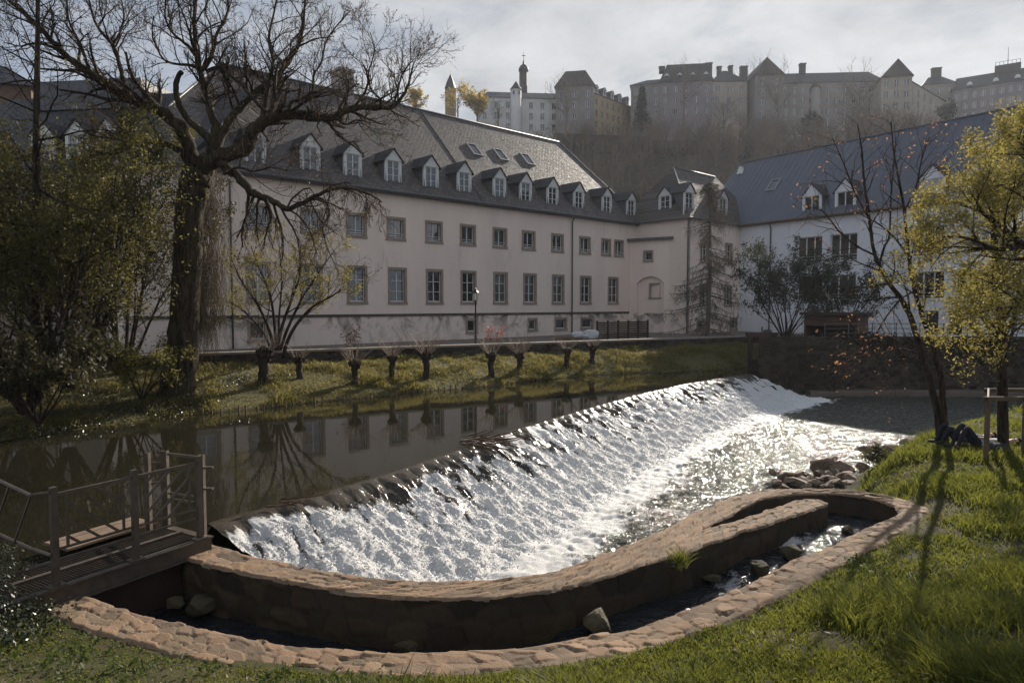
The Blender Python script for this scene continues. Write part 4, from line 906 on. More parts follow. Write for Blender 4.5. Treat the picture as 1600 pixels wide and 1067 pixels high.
def longwall(name, pts, z0, z1, th, label, mat='rubble', cap=None):
    t = thing(name, label, 'wall', (*pts[len(pts) // 2], z0)); off = np.array(t.location)
    for k, (a, b, za, zb, m, e) in enumerate((('wall_body', None, z0, z1, mat, 0), ('coping', None, z1, z1 + .09, cap, .05))):
        if m is None: continue
        mb = MB(); P = np.array(pts, float); n = len(P); tg = np.gradient(P, axis=0); tg /= np.linalg.norm(tg, axis=1, keepdims=True); nn = np.stack([-tg[:, 1], tg[:, 0]], 1)
        L = P - nn * e; Rr = P + nn * (th + e); vs = [(*p, za) for p in L] + [(*p, za) for p in Rr] + [(*p, zb) for p in L] + [(*p, zb) for p in Rr]; vs = [tuple(np.array(v) - off) for v in vs]
        fs = []
        for i in range(n - 1): fs += [(i, i + 1, 2 * n + i + 1, 2 * n + i), (n + i + 1, n + i, 3 * n + i, 3 * n + i + 1), (2 * n + i, 2 * n + i + 1, 3 * n + i + 1, 3 * n + i)]
        fs += [(0, 2 * n, 3 * n, n), (n - 1, 2 * n - 1, 4 * n - 1, 3 * n - 1)]
        mb.add(vs, fs); mb.build(a, MT[m], t)
    return t
rs, _ = resample(np.array(TW), n=40)
longwall('parapet_wall', rs, .4, 1.43, .4, 'dark stone parapet wall between grassy far bank and the pink building', 'rubble', 'coping_light')
longwall('river_wall', [(16.6, 43.6), (14.6, 38.5), (12.9, 34.2), (13.0, 34.0), (18, 34.4), (24, 34.3), (40, 32.5), (60, 30)], -1.3, 1.75, -.5, 'high dark retaining wall at the far end of the weir', 'rubble', 'rubble')
t = thing('wall_footing', 'pale concrete ledge at the foot of the dark retaining wall', 'ledge', (20, 33.7, -1.2)); mb = MB(); mb.box(-5.5, 24, -.9, .3, 0, .42); o = mb.build('ledge', M('wet_concrete', (.17, .13, .105), (.11, .09, .075), 1.5, .8, .4), t, bevel=.03); t.rotation_euler = (0, 0, R(-1.5))
# sluice gate frame by the weir end
t = thing('sluice_gate', 'old sluice gate frame with dark posts at the far end of the weir', 'sluice', (12.6, 35.2, -.6))
for x in (-.3, .9):
    mb = MB(); mb.box(x - .1, x + .1, -.1, .1, 0, 2.4); mb.build('post', MT['wood_dark'], t)
mb = MB(); mb.box(-.5, 1.1, -.13, .13, 2.4, 2.6); mb.build('crossbeam', MT['wood_dark'], t); mb = MB(); mb.box(-.19, .79, -.04, .04, 0, 1.2); mb.build('gate_leaf', MT['wood_dark'], t); mb = MB(); mb.tube([(.3, 0, 1.1), (.3, 0, 2.9)], .035, 6); mb.build('spindle', MT['black'], t)
# drift of floating bark leaving a line at the crest -> branches stuck on the lip
def branch_pile(name, px, py, n, label, seed, L=.8, z=.05):
    r = random.Random(seed); p = Pz(px, py, 0); T = Tubes()
    for i in range(n):
        a = r.uniform(-.6, .9); l = L * r.uniform(.4, 1); st = np.array((r.uniform(-.5, .5), r.uniform(-.45, .45), z + r.uniform(0, .12))); d = np.array((math.cos(a), math.sin(a) * .9, r.uniform(-.25, .25)))
        d2 = d + np.array((r.uniform(-.3, .3), r.uniform(-.3, .3), .1)); w = r.uniform(.008, .024)
        T.add([st, st + d * l * .5, st + d * l * .5 + d2 * l * .5], [w, w * .8, w * .4], 5)
    o = T.build(name, MT['wood_drift']); o.location = (p[0], p[1], 0); tag(o, label, 'driftwood'); return o
MT['wood_drift'] = M('wet_driftwood', (.12, .06, .035), (.06, .035, .022), 6, .6, .4, 40)
branch_pile('driftwood', 748, 695, 34, 'tangle of brown driftwood caught on the lip of the weir', 4, 1.1)
o = branch_pile('driftwood', 462, 792, 9, 'small clump of reddish twigs stuck at the near end of the weir crest', 9, .5)
# ------------------------------------------------------------------ stones
def rock_mesh(name, seed, mat, flat=.7, cuts=11):
    r = np.random.default_rng(seed); bm = bmesh.new(); bmesh.ops.create_icosphere(bm, subdivisions=5, radius=1)
    dirs = r.normal(size=(cuts, 3)); dirs /= np.linalg.norm(dirs, axis=1, keepdims=True); lim = .5 + .33 * r.random(cuts)
    for v in bm.verts:
        c = np.array(v.co)
        for d, l in zip(dirs, lim):
            e = c @ d
            if e > l: c = c - d * (e - l) * .97
        nn = fbm(np.array([c[0] * 2 + seed]), np.array([c[1] * 2 + c[2] * 1.7]), 4, seed)[0] - .5
        n2 = fbm(np.array([c[0] * 7 + seed]), np.array([c[1] * 7 + c[2] * 6]), 3, seed)[0] - .5
        c = c * (1 + .20 * nn + .13 * n2); v.co = (c[0], c[1], c[2] * flat)
    me = bpy.data.meshes.new(name); bm.to_mesh(me); bm.free(); me.materials.append(mat); me.polygons.foreach_set('use_smooth', np.ones(len(me.polygons), bool)); return me
MT['rock'] = M('tan_boulder', (.27, .20, .145), (.15, .115, .085), 3, .85, .7, 14, .05, c3=(.08, .065, .04))
MT['rock_wet_shaded'] = M('mossy_wet_shaded_boulder', (.10, .075, .045), (.045, .037, .024), 3, .85, .6, 14, .04, c3=(.06, .065, .02))  # wet mossy tone, darkened further to paint in shade on the boulders
def rock(px, py, w, zc, label, seed, flat=.7, mat='rock', rz=0, sy=.8, name='boulder', cuts=12, group=None):
    p = Pz(px, py, zc); s = w / 2 * p[1] / F
    o = bpy.data.objects.new(name, rock_mesh(name, seed, MT[mat], flat, cuts)); link(o); o.location = p; o.rotation_euler = (0, 0, rz); o.scale = (s, s * sy, s); tag(o, label, 'rock', group); return o
rock(1289, 733, 52, -.85, 'biggest tan boulder at the pool edge, square shouldered', 3, .95, rz=.4, cuts=9)
rock(1312, 738, 44, -.85, 'smooth rounded boulder leaning against the biggest tan one', 5, .8)
rock(1346, 730, 24, -.8, 'small pinkish stone beside the low green bush at the shore', 6, .8)
rock(1398, 704, 70, -.85, 'long flat slab stone lying at the water under the twin tree', 8, .35, rz=.2, sy=.7)
rock(1378, 710, 46, -.85, 'narrow flat stone in front of the long slab', 14, .3, rz=.3, sy=.6)
rock(1428, 691, 46, -.8, 'upper flat stone nearest the twin tree trunk', 9, .4, sy=.7)
rock(1408, 712, 44, -.62, 'smooth slab tilted in the grass below the long flat stone', 10, .35, sy=.8)
rock(1246, 754, 42, -.8, 'yellowish broken rock just above the looping wall', 11, .5, cuts=10)
rock(1352, 700, 26, -.95, 'low wet stone at the shoreline with water around it', 15, .4)
rock(936, 973, 58, -.32, 'humped brown boulder in the fish pass next to the coping', 16, .85, 'rock_wet_shaded', rz=.5)
rock(1236, 861, 38, -.28, 'smooth mossy boulder between the two white rapids of the fish pass', 18, .95, 'rock_wet_shaded')
rock(1186, 889, 34, -.3, 'green mossed stone standing below the smooth boulder in the fish pass', 19, 1.0, 'rock_wet_shaded')
rock(1112, 903, 46, -.40, 'flat pale stone awash in the fish pass channel', 20, .3, 'rock_wet_shaded', rz=-.5, sy=.5)
rock(1324, 829, 22, -.26, 'little round stone in the fish pass under the loop bend', 22, .9, 'rock_wet_shaded')
rock(632, 1006, 46, -.50, 'dark stone with water breaking over it by the near coping', 23, .6, 'rock_wet_shaded')
rock(318, 944, 62, -.42, 'larger tan rock in the deep shadow of the footbridge', 25, .6, 'rock_wet_shaded')  # darker boulder tone used here to deepen the bridge shade
rock(275, 942, 36, -.42, 'small rock beside the larger one in the footbridge shadow', 26, .6, 'rock_wet_shaded')
r = random.Random(3)
cob = [rock_mesh('shore_stone', 40 + i, MT['rock'], .6, 11) for i in range(4)]
for i in range(64):
    px_ = r.uniform(1205, 1345); py_ = r.uniform(738, 760) - max(0, (px_ - 1300)) * .12
    p = Pz(px_, py_, -.8); s = r.uniform(.05, .19)
    o = bpy.data.objects.new('shore_stone', cob[i % 4]); link(o); o.location = (p[0], p[1], -.86 + r.uniform(0, .1)); o.rotation_euler = (r.uniform(-.3, .3), r.uniform(-.3, .3), r.uniform(0, 6)); o.scale = (s * 1.2, s, s)
    tag(o, 'small broken stone among the cobbles above the looping wall', 'stone', 'cobbles at the pool edge')
mb = MB(); a = Pz(1213, 762, -.9); b = Pz(1238, 741, -.75); mid = (a + b) / 2 + np.array((-.05, 0, .16)); mb.tube([a, mid, b], [.09, .1, .07], 8); o = mb.build('log', MT['wood_drift'], None, True); tag(o, 'short bent reddish log lying on the cobbles at the pool edge', 'log')
mb = MB(); a = Pz(497, 968, -.45); b = Pz(550, 979, -.5); mb.tube([a, b], [.025, .02], 6); o = mb.build('stick', MT['wood'], None, True); tag(o, 'thin pale stick floating in the shaded fish pass', 'stick')
# ------------------------------------------------------------------ steel footbridge
ZD = .25
c00 = Pz(56, 930, ZD); c10 = Pz(334, 837, ZD)
fr = Frame(c00[:2], (c10 - c00)[:2], ZD); LB = float(np.hypot(*(c10 - c00)[:2]))
far = fr.hit(253, 823)  # only for the width
q = Pz(253, 823, ZD) - fr.O; WB = float(np.dot(q, fr.v))
t = thing('footbridge', 'narrow steel footbridge with mesh deck and slanted bar railing over the fish pass', 'footbridge', fr.O, fr.rz)
print('bridge', LB, WB)
mb = MB(); mb.box(-.9, LB, 0, .1, -.02, .0); mb.box(-.9, LB, .05, .065, -.2, -.02); mb.box(-.9, LB, -.01, .1, -.22, -.2); mb.build('side_beam', MT['steel'], t)
mb = MB(); mb.box(-.9, LB, WB - .1, WB, -.02, .0); mb.box(-.9, LB, WB - .1, WB, -.22, -.02); mb.build('side_beam', MT['steel'], t)
mb = MB(); mb.box(LB - .12, LB - .003, .1, WB - .1, -.2, -.003); mb.build('end_beam', MT['steel'], t)
mb = MB(); mb.box(-.9, -.78, .1, WB - .1, -.2, -.003); mb.build('end_beam', MT['steel'], t)
mb = MB(); m0 = WB * .52
mb.box(-.78, LB - .12, m0, m0 + .07, -.15, .012); mb.build('centre_bar', MT['steel'], t)
g = MB()
for ya, yb in ((.1, m0), (m0 + .07, WB - .1)):
    for x in np.arange(-.76, LB - .13, .042): g.box(x, x + .006, ya + .002, yb - .002, -.05, -.012)
    for y in np.arange(ya + .03, yb - .01, .042): g.box(-.77, LB - .125, y, y + .005, -.048, -.014)
g.build('deck_grating', M('dark_steel_grating', (.09, .07, .055), (.05, .04, .03), 8, .5, .1, metal=.4), t)
xs_ = [fr.hit(p, 800, .05)[0] for p in (84, 211, 312)]
H = 1.13
for x in xs_:
    mb = MB(); mb.box(x - .033, x + .033, .025, .085, 0.002, H); mb.box(x - .09, x + .09, .0, .12, .001, .02); mb.build('post', MT['steel'], t)
def panel(a, b, slope, n):
    mb = MB(); y = .055; z0, z1 = .42, H - .09
    mb.beam((a, y, z1), (b, y, z1), .036, .036); mb.beam((a, y, z0), (b, y, z0), .024, .024); mb.beam((a, y, .3), (b, y, .3), .024, .024)
    e = a + .12 if slope < 0 else b - .1
    mb.beam((a + .1, y, z0 + .015), (a + .1, y, z1 - .02), .025, .025); mb.beam((b - .1, y, z0 + .015), (b - .1, y, z1 - .02), .025, .025)
    o = mb.build('railing_panel', MT['steel'], t)
    x0, x1 = a + .1, b - .1; hgt = z1 - z0; run = hgt * 1.15
    for k in range(n):
        c = x0 - run + (k + .6) * (x1 - x0 + run) / n
        pts = []
        for s in (0, 1):
            pass
        # clip the slanted bar to the panel
        xa, za, xb, zb = c, z0, c + run, z1
        if slope < 0: za, zb = z1, z0
        def at(x): return za + (zb - za) * (x - xa) / (xb - xa)
        l, r_ = max(xa, x0), min(xb, x1)
        if r_ - l < .12: continue
        m = MB(); m.beam((l, y, at(l)), (r_, y, at(r_)), .018, .03); m.build('slanted_bar', MT['steel'], o)
panel(xs_[0] + .04, xs_[1] - .04, -1, 6); panel(xs_[1] + .04, xs_[2] - .04, 1, 6)
# cranked rail along the bank beyond the first post
t2 = thing('bank_railing', 'cranked steel handrail leaving the footbridge towards the dark bank', 'railing', fr.w(xs_[0], .06))
off = np.array(t2.location); mb = MB()
for zz, pyA, pyB in ((1.33, 774, 753), (.62, 857, 838)):
    a = fr.w(xs_[0] - .04, .055); a[2] = zz; b = Pz(48, pyA, zz); c = Pz(-60, pyB - 30, zz); mb.tube([a - off, b - off, c - off], .02, 8)
mb.build('rails', MT['steel'], t2)
mb = MB(); b = Pz(-30, 780, .9)
for k in range(3):
    a = Pz(48 - 34 * k, 774 - 15 * k, 1.33); c = Pz(22 - 34 * k, 848 - 12 * k, .62); mb2 = MB(); mb2.beam(a - off, c - off, .018, .025); mb2.build('slanted_bar', MT['steel'], t2)
p = Pz(-62, 722, 1.33); mb = MB(); mb.box(p[0] - off[0] - .03, p[0] - off[0] + .03, p[1] - off[1] - .03, p[1] - off[1] + .03, -.6, 1.33 - off[2]); mb.build('post', MT['steel'], t2)
# sluice frame behind the far end
t3 = thing('stop_log_frame', 'upright steel slot posts with welded brackets at the water end of the footbridge', 'frame', fr.w(LB - .15, WB - .1))
off = np.array(t3.location); loc = lambda v: np.array(v) - off
def upost(pxb, pyb, pyt, w, nm='slot_post'):
    b = Pz(pxb, pyb, ZD - .02); h = (pyb - pyt) / F * b[1] * 1.0; m = MB(); x, y, z = loc(b)
    m.box(x - w / 2, x + w / 2, y - .03, y - .015, z - .6, z + h); m.box(x - w / 2, x - w / 2 + .012, y - .015, y + .05, z - .6, z + h); m.box(x + w / 2 - .012, x + w / 2, y - .015, y + .05, z - .6, z + h); m.build(nm, MT['steel'], t3); return b, h
b1, h1 = upost(260, 824, 701, .08); b2, h2 = upost(233, 826, 704, .055); b3, h3 = upost(317, 838, 707, .07)
for py_ in (722, 753):
    m = MB(); m.beam(loc(Py(236, py_ + 2, b2[1])), loc(Py(254, py_, b1[1])), .03, .03); m.build('link_bar', MT['steel'], t3)
m = MB(); m.beam(loc(Py(263, 709, b1[1])), loc(Py(306, 714, b3[1] - .05)), .035, .035); m.build('top_bar', MT['steel'], t3)
for py_, k in ((770, 776), (779, 785)):
    m = MB(); m.beam(loc(Py(264, py_, b1[1])), loc(Py(304, k, b3[1])), .022, .03); m.build('link_bar', MT['steel'], t3)
for py_ in (730, 763):
    m = MB(); a = Py(318, py_, b3[1]); m.box(*(v for pr in zip(loc(a) - np.array((0, .03, .012)), loc(a) + np.array((.13, .03, .012))) for v in pr)); m.build('bracket', MT['steel'], t3)
# dark sill and board under the bridge that close the river off from the fish pass
mb = MB(); a = Pz(118, 920, 0); b = Pz(300, 868, 0); mb.beam((a[0], a[1], -.55), (b[0], b[1], -.55), .12, 1.25); o = mb.build('stop_board', MT['wood_dark']); tag(o, 'dark timber stop board under the footbridge closing off the river', 'board')
# wooden planks lying behind the railing
mb = MB()
pc = Pz(150, 838, .1)
for i in range(4): mb.box(-.55, .75, -.26 + .14 * i, -.135 + .14 * i, 0, .04 + .004 * (i % 2))
o = mb.build('plank_platform', M('brown_planks', (.22, .15, .10), (.13, .09, .06), 5, .8, .4), None, bevel=.006); o.location = (pc[0], pc[1], .1); o.rotation_euler = (0, 0, fr.rz + .05); tag(o, 'small brown plank platform on the water side behind the footbridge railing', 'platform')
# ------------------------------------------------------------------ tree tools
def unit(v): return v / (np.linalg.norm(v) + 1e-9)
class Tree:
    def __init__(s, seed): s.T = Tubes(); s.W = Tubes(); s.r = np.random.default_rng(seed); s.tips = []
    def limb(s, pts, rad, n=8, sub=4, jit=.0):
        """smooth a traced limb and keep it"""
        pts = np.array(pts, float); k = len(pts); t = np.linspace(0, k - 1, (k - 1) * sub + 1)
        i = np.clip(np.floor(t).astype(int), 0, k - 2); f = (t - i)[:, None]
        g = lambda j: pts[np.clip(j, 0, k - 1)]
        p0, p1, p2, p3 = g(i - 1), g(i), g(i + 1), g(i + 2)
        q = .5 * (2 * p1 + (p2 - p0) * f + (2 * p0 - 5 * p1 + 4 * p2 - p3) * f ** 2 + (3 * p1 - p0 - 3 * p2 + p3) * f ** 3)
        rr = np.interp(t, np.arange(k), rad) if hasattr(rad, '__len__') else np.full(len(t), rad)
        if jit: q[1:] += s.r.normal(0, 1, q[1:].shape) * jit * rr[1:, None]; rr = rr * (1 + .25 * jit * s.r.normal(0, 1, len(rr)))
        s.T.add(q, rr, n); return q, rr
    def grow(s, p, d, L, r, lev, spec):
        k = spec['seg'][lev]; q = [p]; d = unit(d); c = p
        for i in range(k):
            d = unit(d + s.r.normal(0, spec['wig'][lev], 3) + np.array((0, 0, spec['trop'][lev])))
            c = c + d * L / k; q.append(c)
        q = np.array(q); rad = r * np.linspace(1, spec.get('tip', .3), k + 1)
        (s.T if lev < spec.get('wood', 1) else s.W).add(q, rad, spec['n'][lev])
        if lev >= len(spec['ch']): s.tips.append((q, d)); return
        s.kids(q, rad, L, lev, spec)
    def kids(s, q, rad, L, lev, spec, t0=None, count=None):
        n = spec['ch'][lev] if count is None else count; t0 = spec.get('t0', .25) if t0 is None else t0
        for j in range(n):
            t = t0 + (1 - t0) * (j + s.r.random()) / n; x = t * (len(q) - 1); i = min(int(x), len(q) - 2); f = x - i
            p = q[i] * (1 - f) + q[i + 1] * f; ax = unit(q[i + 1] - q[i]); rr = rad[i] * (1 - f) + rad[i + 1] * f
            o = unit(np.cross(ax, s.r.normal(0, 1, 3))); a = spec['ang'][lev] * (1 + .25 * s.r.normal())
            dd = ax * math.cos(a) + o * math.sin(a) + np.array((0, 0, spec.get('up', .15)))
            s.grow(p, dd, L * spec['ratio'][lev] * (1.15 - .55 * t) * (.7 + .6 * s.r.random()), max(rr * spec.get('rr', .55), spec.get('rmin', .004)), lev + 1, spec)
    def leaves(s, per, size, spread=.06, along=(0, 1), sub=1.0, flat=0.):
        P = []
        for q, d in s.tips:
            if s.r.random() > sub: continue
            for _ in range(per):
                t = along[0] + (along[1] - along[0]) * s.r.random(); x = t * (len(q) - 1); i = min(int(x), len(q) - 2); P.append(q[i] + (q[i + 1] - q[i]) * (x - i))
        P = np.array(P) + s.r.normal(0, spread, (len(P), 3)); return leaf_arrays(P, size, s.r)
def leaf_arrays(P, size, r):
    n = len(P); a = r.normal(0, 1, (n, 3)); a /= np.linalg.norm(a, axis=1, keepdims=True); b = np.cross(a, r.normal(0, 1, (n, 3))); b /= np.linalg.norm(b, axis=1, keepdims=True) + 1e-9
    sz = size * (.5 + r.random((n, 1)))
    V = np.stack([P - a * sz, P + b * sz * .45 - a * .1 * sz, P + a * sz, P - b * sz * .45 - a * .1 * sz], 1).reshape(-1, 3)
    return V, np.arange(n * 4).reshape(n, 4)
def make_tree(name, label, base, tr, bark, leaf=None, leafmat_=None, cat='tree', group=None, twigmat=None):
    t = thing(name, label, cat, base, 0, group); off = np.array(base, float)
    tr.T.build('trunk', MT[bark], t, off)
    V, Fc = tr.W.arrays()
    if leaf is not None:
        crown = None
        if len(V): tr.W.build('twigs', MT[twigmat or bark], t, off)
        mesh_np('crown', leaf[0] - off, leaf[1], MT[leafmat_], t)
    elif len(V): tr.W.build('crown', MT[twigmat or bark], t, off)
    return t
# ------------------------------------------------------------------ the big old tree on the far bank
D0 = 22.3
tb = Py(276, 628, D0); tr = Tree(11)
def L(pts, dep, w0, w1, n=8, **k):
    """traced limb: pixel points with depth from dep[0] to dep[1], widths in pixels"""
    m = len(pts); ds = np.linspace(dep[0], dep[1], m); P = np.array([Py(a, b, d) for (a, b), d in zip(pts, ds)])
    rad = np.linspace(w0 * .8, w1 * .62, m) / 2 * ds / F * (1 - .12 * np.sin(np.linspace(0, 3.1, m)))
    return tr.limb(P, rad, n, jit=k.get('jit', .16))
trunk_px = [(272, 645), (277, 610), (284, 560), (288, 500), (291, 440), (294, 380), (297, 330), (304, 290), (312, 262)]
P = np.array([Py(a, b, D0) for a, b in trunk_px]); q0, r0 = tr.limb(P, np.array([72, 54, 47, 44, 43, 42, 42, 46, 44]) / 2 * D0 / F, 16, 6, .05)
for a, b in ((240, 648), (306, 646), (262, 655)): tr.limb([Py(277, 600, D0 - .2), Py((a + 277) / 2, 628, D0 - .3), Py(a, b, D0 - .5)], np.array([24, 18, 6]) / 2 * D0 / F, 8)
spec = dict(seg=(5, 5, 4, 3), wig=(.2, .22, .24, .2), trop=(.10, .08, .06, .0), n=(5, 4, 3, 3), ch=(6, 7, 6), ang=(.8, .8, .75), ratio=(.55, .5, .5), t0=.15, rr=.5, rmin=.0055, up=.2, wood=0, tip=.35)
limbs = []
limbs.append(L([(306, 272), (298, 240), (285, 205), (265, 182), (243, 171), (197, 154), (170, 133), (144, 116), (120, 100), (95, 79), (70, 52), (43, 26), (16, 3), (-20, -40)], (D0, 20.5), 30, 5))
limbs.append(L([(199, 154), (192, 125), (187, 100), (176, 70), (157, 49), (146, 28), (138, -5), (128, -50)], (21.5, 22.5), 11, 3, 6))
limbs.append(L([(143, 116), (136, 100), (128, 75), (116, 52), (107, 30), (104, -5), (98, -45)], (21.2, 20.2), 8, 3, 6))
limbs.append(L([(95, 79), (72, 70), (52, 68), (30, 72), (5, 66)], (20.8, 20), 7, 2.5, 5))
limbs.append(L([(176, 70), (190, 45), (193, 20), (186, -20)], (22.2, 22.8), 6, 2.5, 5))
stub = L([(335, 232), (318, 208), (297, 190), (282, 168), (275, 142), (278, 122), (284, 112)], (D0, 21.6), 17, 12, 8, jit=.08)
limbs.append(L([(322, 262), (334, 222), (336, 198), (328, 165), (320, 140), (311, 106), (305, 72), (303, 33), (306, 0), (302, -60)], (D0, 22.8), 22, 5))
limbs.append(L([(314, 112), (330, 90), (340, 52), (352, 30), (357, 5), (352, -45)], (22.6, 23.4), 10, 4, 6))
limbs.append(L([(307, 88), (292, 70), (276, 58), (262, 40), (258, 10), (268, -30)], (22.7, 22), 7, 3, 6))
limbs.append(L([(311, 106), (292, 102), (272, 100), (257, 94), (245, 75), (238, 55), (240, 25)], (22.5, 21.5), 7, 2.5, 6))
limbs.append(L([(330, 250), (345, 212), (362, 184), (386, 157), (408, 138), (430, 120), (452, 96), (470, 60), (476, 10), (480, -40)], (D0, 24), 20, 4))
limbs.append(L([(322, 112), (345, 105), (362, 120), (385, 138), (395, 150)], (22.8, 23.5), 8, 6, 6))
main_r = L([(318, 258), (350, 243), (387, 229), (394, 208), (417, 188), (451, 179), (475, 181), (496, 184), (524, 183), (543, 172), (569, 167), (592, 168), (612, 168), (630, 150), (640, 125), (646, 100)], (D0, 20.8), 34, 3)
limbs.append(main_r)
limbs.append(L([(451, 179), (455, 160), (474, 156), (489, 142), (490, 117), (502, 98), (512, 60), (540, 25)], (21.6, 22.3), 9, 2.5, 6))
limbs.append(L([(394, 205), (410, 182), (417, 150), (422, 120), (427, 95), (420, 60), (428, 20), (440, -30)], (22, 22.6), 13, 3, 6))
limbs.append(L([(415, 175), (390, 148), (374, 128), (356, 117), (345, 100)], (22, 22.4), 8, 3, 6))
limbs.append(L([(592, 168), (594, 156), (580, 140), (576, 114), (585, 80), (578, 50)], (21, 20.6), 6, 2, 5))
limbs.append(L([(612, 167), (618, 156), (626, 125), (633, 108), (648, 92)], (20.9, 20.6), 6, 2, 5))
limbs.append(L([(524, 183), (540, 195), (556, 188), (578, 192)], (21, 20.4), 6, 2.5, 5))
droop = L([(322, 250), (348, 257), (372, 277), (392, 298), (409, 308), (429, 315), (448, 327), (474, 316), (507, 300), (533, 294), (558, 297), (580, 305), (596, 316)], (D0, 20.3), 22, 3)
limbs.append(droop)
limbs.append(L([(474, 316), (500, 310), (512, 322), (514, 338), (505, 352), (507, 373), (516, 398), (530, 428)], (21, 20.4), 6, 2, 5))
limbs.append(L([(300, 268), (285, 240), (262, 226), (236, 222), (215, 226), (197, 230), (180, 240), (150, 238)], (D0, 21), 16, 4, 7))
limbs.append(L([(262, 226), (245, 240), (228, 248), (205, 238), (190, 215), (182, 190)], (21.8, 21.2), 7, 3, 6))
limbs.append(L([(350, 272), (372, 262), (396, 268), (425, 262), (450, 268)], (21.9, 21), 7, 2.5, 5))
for q, rd in limbs:
    Ln = np.linalg.norm(np.diff(q, axis=0), axis=1).sum()
    sp = spec
    if q is droop[0]: sp = dict(spec, up=-.35, trop=(-.16, -.2, -.2, -.2))
    tr.kids(q, rd, 1.0 / .55 * 1.9, 0, dict(sp, ratio=(.52, .5, .5)), t0=.22, count=int(5 + Ln * 2.4))
# clusters of upright shoots around the wounds
for q, rd in limbs[:1] + limbs[6:7] + limbs[10:13]:
    for j in range(22):
        i = tr.r.integers(len(q) // 4, len(q) - 1); tr.grow(q[i], np.array((tr.r.normal(0, .3), tr.r.normal(0, .3), 1.)), .5 + .7 * tr.r.random(), .008, 2, dict(spec, trop=(.1, .1, .25, .2)))
# brown curtain of hanging shoots behind the trunk
MT['shoots'] = leafmat('hanging_shoot_bark', (.20, .145, .07), (.11, .08, .04), .35)
crt = Tubes()
for j in range(1100):
    a = tr.r.random(); px_ = 300 + 36 * abs(tr.r.normal()) * .8 + 4; top = 250 + 260 * tr.r.random() ** .8
    if px_ > 352: continue
    p = Py(px_, top, D0 + .3 + 1.0 * tr.r.random()); l = .5 + 1.3 * tr.r.random(); k = 5; pts = [p]
    d = np.array((tr.r.normal(0, .25), tr.r.normal(0, .2), -.6))
    for i in range(k - 1): d = unit(d * .7 + np.array((tr.r.normal(0, .2), tr.r.normal(0, .2), -.45))); pts.append(pts[-1] + d * l / (k - 1))
    crt.add(np.array(pts), np.linspace(.008, .003, k), 3)
lv = tr.leaves(2, .028, .02, sub=.5)
t = make_tree('old_tree', 'huge gnarled bare tree with thick dark trunk on the far river bank', tb, tr, 'bark_moss', lv, 'leaf_brown', twigmat='bark')
crt.build('hanging_shoots', MT['shoots'], t, np.array(tb))

# ------------------------------------------------------------------ leafing trees at the dark end of the bank
def fan_tree(name, label, px, py, depth, H, seed, lean=0, stems=6, spread=.5, leafm='leaf_olive', per=7, lsz=.05, bark='bark', trunk=None, ch=(6, 6, 5), wid=.08, twig=None, cat='tree', sprd=.08, group=None, up=.12):
    b = Py(px, py, depth); tr = Tree(seed)
    sp = dict(seg=(6, 5, 4, 3), wig=(.09, .14, .18, .2), trop=(.04, .04, .03, 0), n=(6, 4, 3, 3), ch=ch, ang=(.6, .65, .7), ratio=(.5, .5, .5), t0=.22, rr=.5, rmin=.004, up=up, wood=1, tip=.25)
    for i in range(stems):
        a = 2 * math.pi * (i + tr.r.random() * .6) / stems; d = np.array((math.cos(a) * spread + lean, math.sin(a) * spread * .7, 1.))
        tr.grow(b + np.array((math.cos(a), math.sin(a), 0)) * wid * 1.2 + np.array((0, 0, -.1)), d, H * (.75 + .35 * tr.r.random()), wid * (.7 + .5 * tr.r.random()), 0, sp)
    lv = tr.leaves(per, lsz, sprd) if per else None
    return make_tree(name, label, b, tr, bark, lv, leafm if per else None, cat, group, twig)
fan_tree('leafing_tree', 'wide yellow-green leafing tree fanning out in front of the shadowed wing', 105, 600, 20.5, 6.3, 21, -.06, 11, .46, 'leaf_olive', 12, .042, ch=(8, 7, 5))
fan_tree('leafing_tree', 'darker leafing tree leaning over the shaded end of the far bank', 40, 640, 18.5, 6.2, 22, -.05, 8, .55, 'leaf_mid', 12, .045, ch=(8, 6, 5))
fan_tree('leafing_tree', 'low leafing shrub with bright green sprays hiding the foot of the thick trunk', 222, 618, 21.0, 1.7, 23, .12, 7, .8, 'leaf_olive', 6, .04, ch=(5, 5, 4), wid=.03)
fan_tree('leafing_tree', 'dense dark shrub crowding the waterline where the bank is darkest', 60, 655, 17.8, 2.4, 24, 0, 9, .9, 'leaf_dark', 10, .06, ch=(5, 5, 4), wid=.03)
fan_tree('leafing_tree', 'tall dusky leafing tree behind the other shrubs, reaching the dormers of the shadowed wing', 190, 585, 24.5, 7.2, 26, -.05, 9, .36, 'leaf_dark', 14, .05, ch=(8, 6, 5))
fan_tree('leafing_tree', 'leafing tree at the very end of the far bank below the stone tower house', 20, 600, 22.5, 7.4, 27, .02, 9, .42, 'leaf_dark', 15, .05, ch=(8, 6, 5))
# slim conifer-like tree with horizontal twigs
b = Py(60, 630, 19.5); tr = Tree(31); q, rd = tr.limb([b, Py(58, 430, 19.5), Py(57, 200, 19.6), Py(59, 50, 19.7), Py(58, -90, 19.8)], [.14, .12, .09, .06, .03], 8)
sp = dict(seg=(5, 5, 4, 3), wig=(.1, .16, .2, .2), trop=(0, .0, .0, 0), n=(5, 4, 3, 3), ch=(5, 6, 3), ang=(1.3, .8, .7), ratio=(.5, .5, .5), t0=.2, rr=.35, rmin=.004, up=.12, wood=0, tip=.3)
tr.kids(q, rd, 5.2, 0, sp, t0=.22, count=42)
make_tree('slim_tree', 'slim straight tree with fine horizontal twigs rising past the stone tower house', b, tr, 'bark', tr.leaves(2, .035, .03, sub=.5), 'leaf_olive')
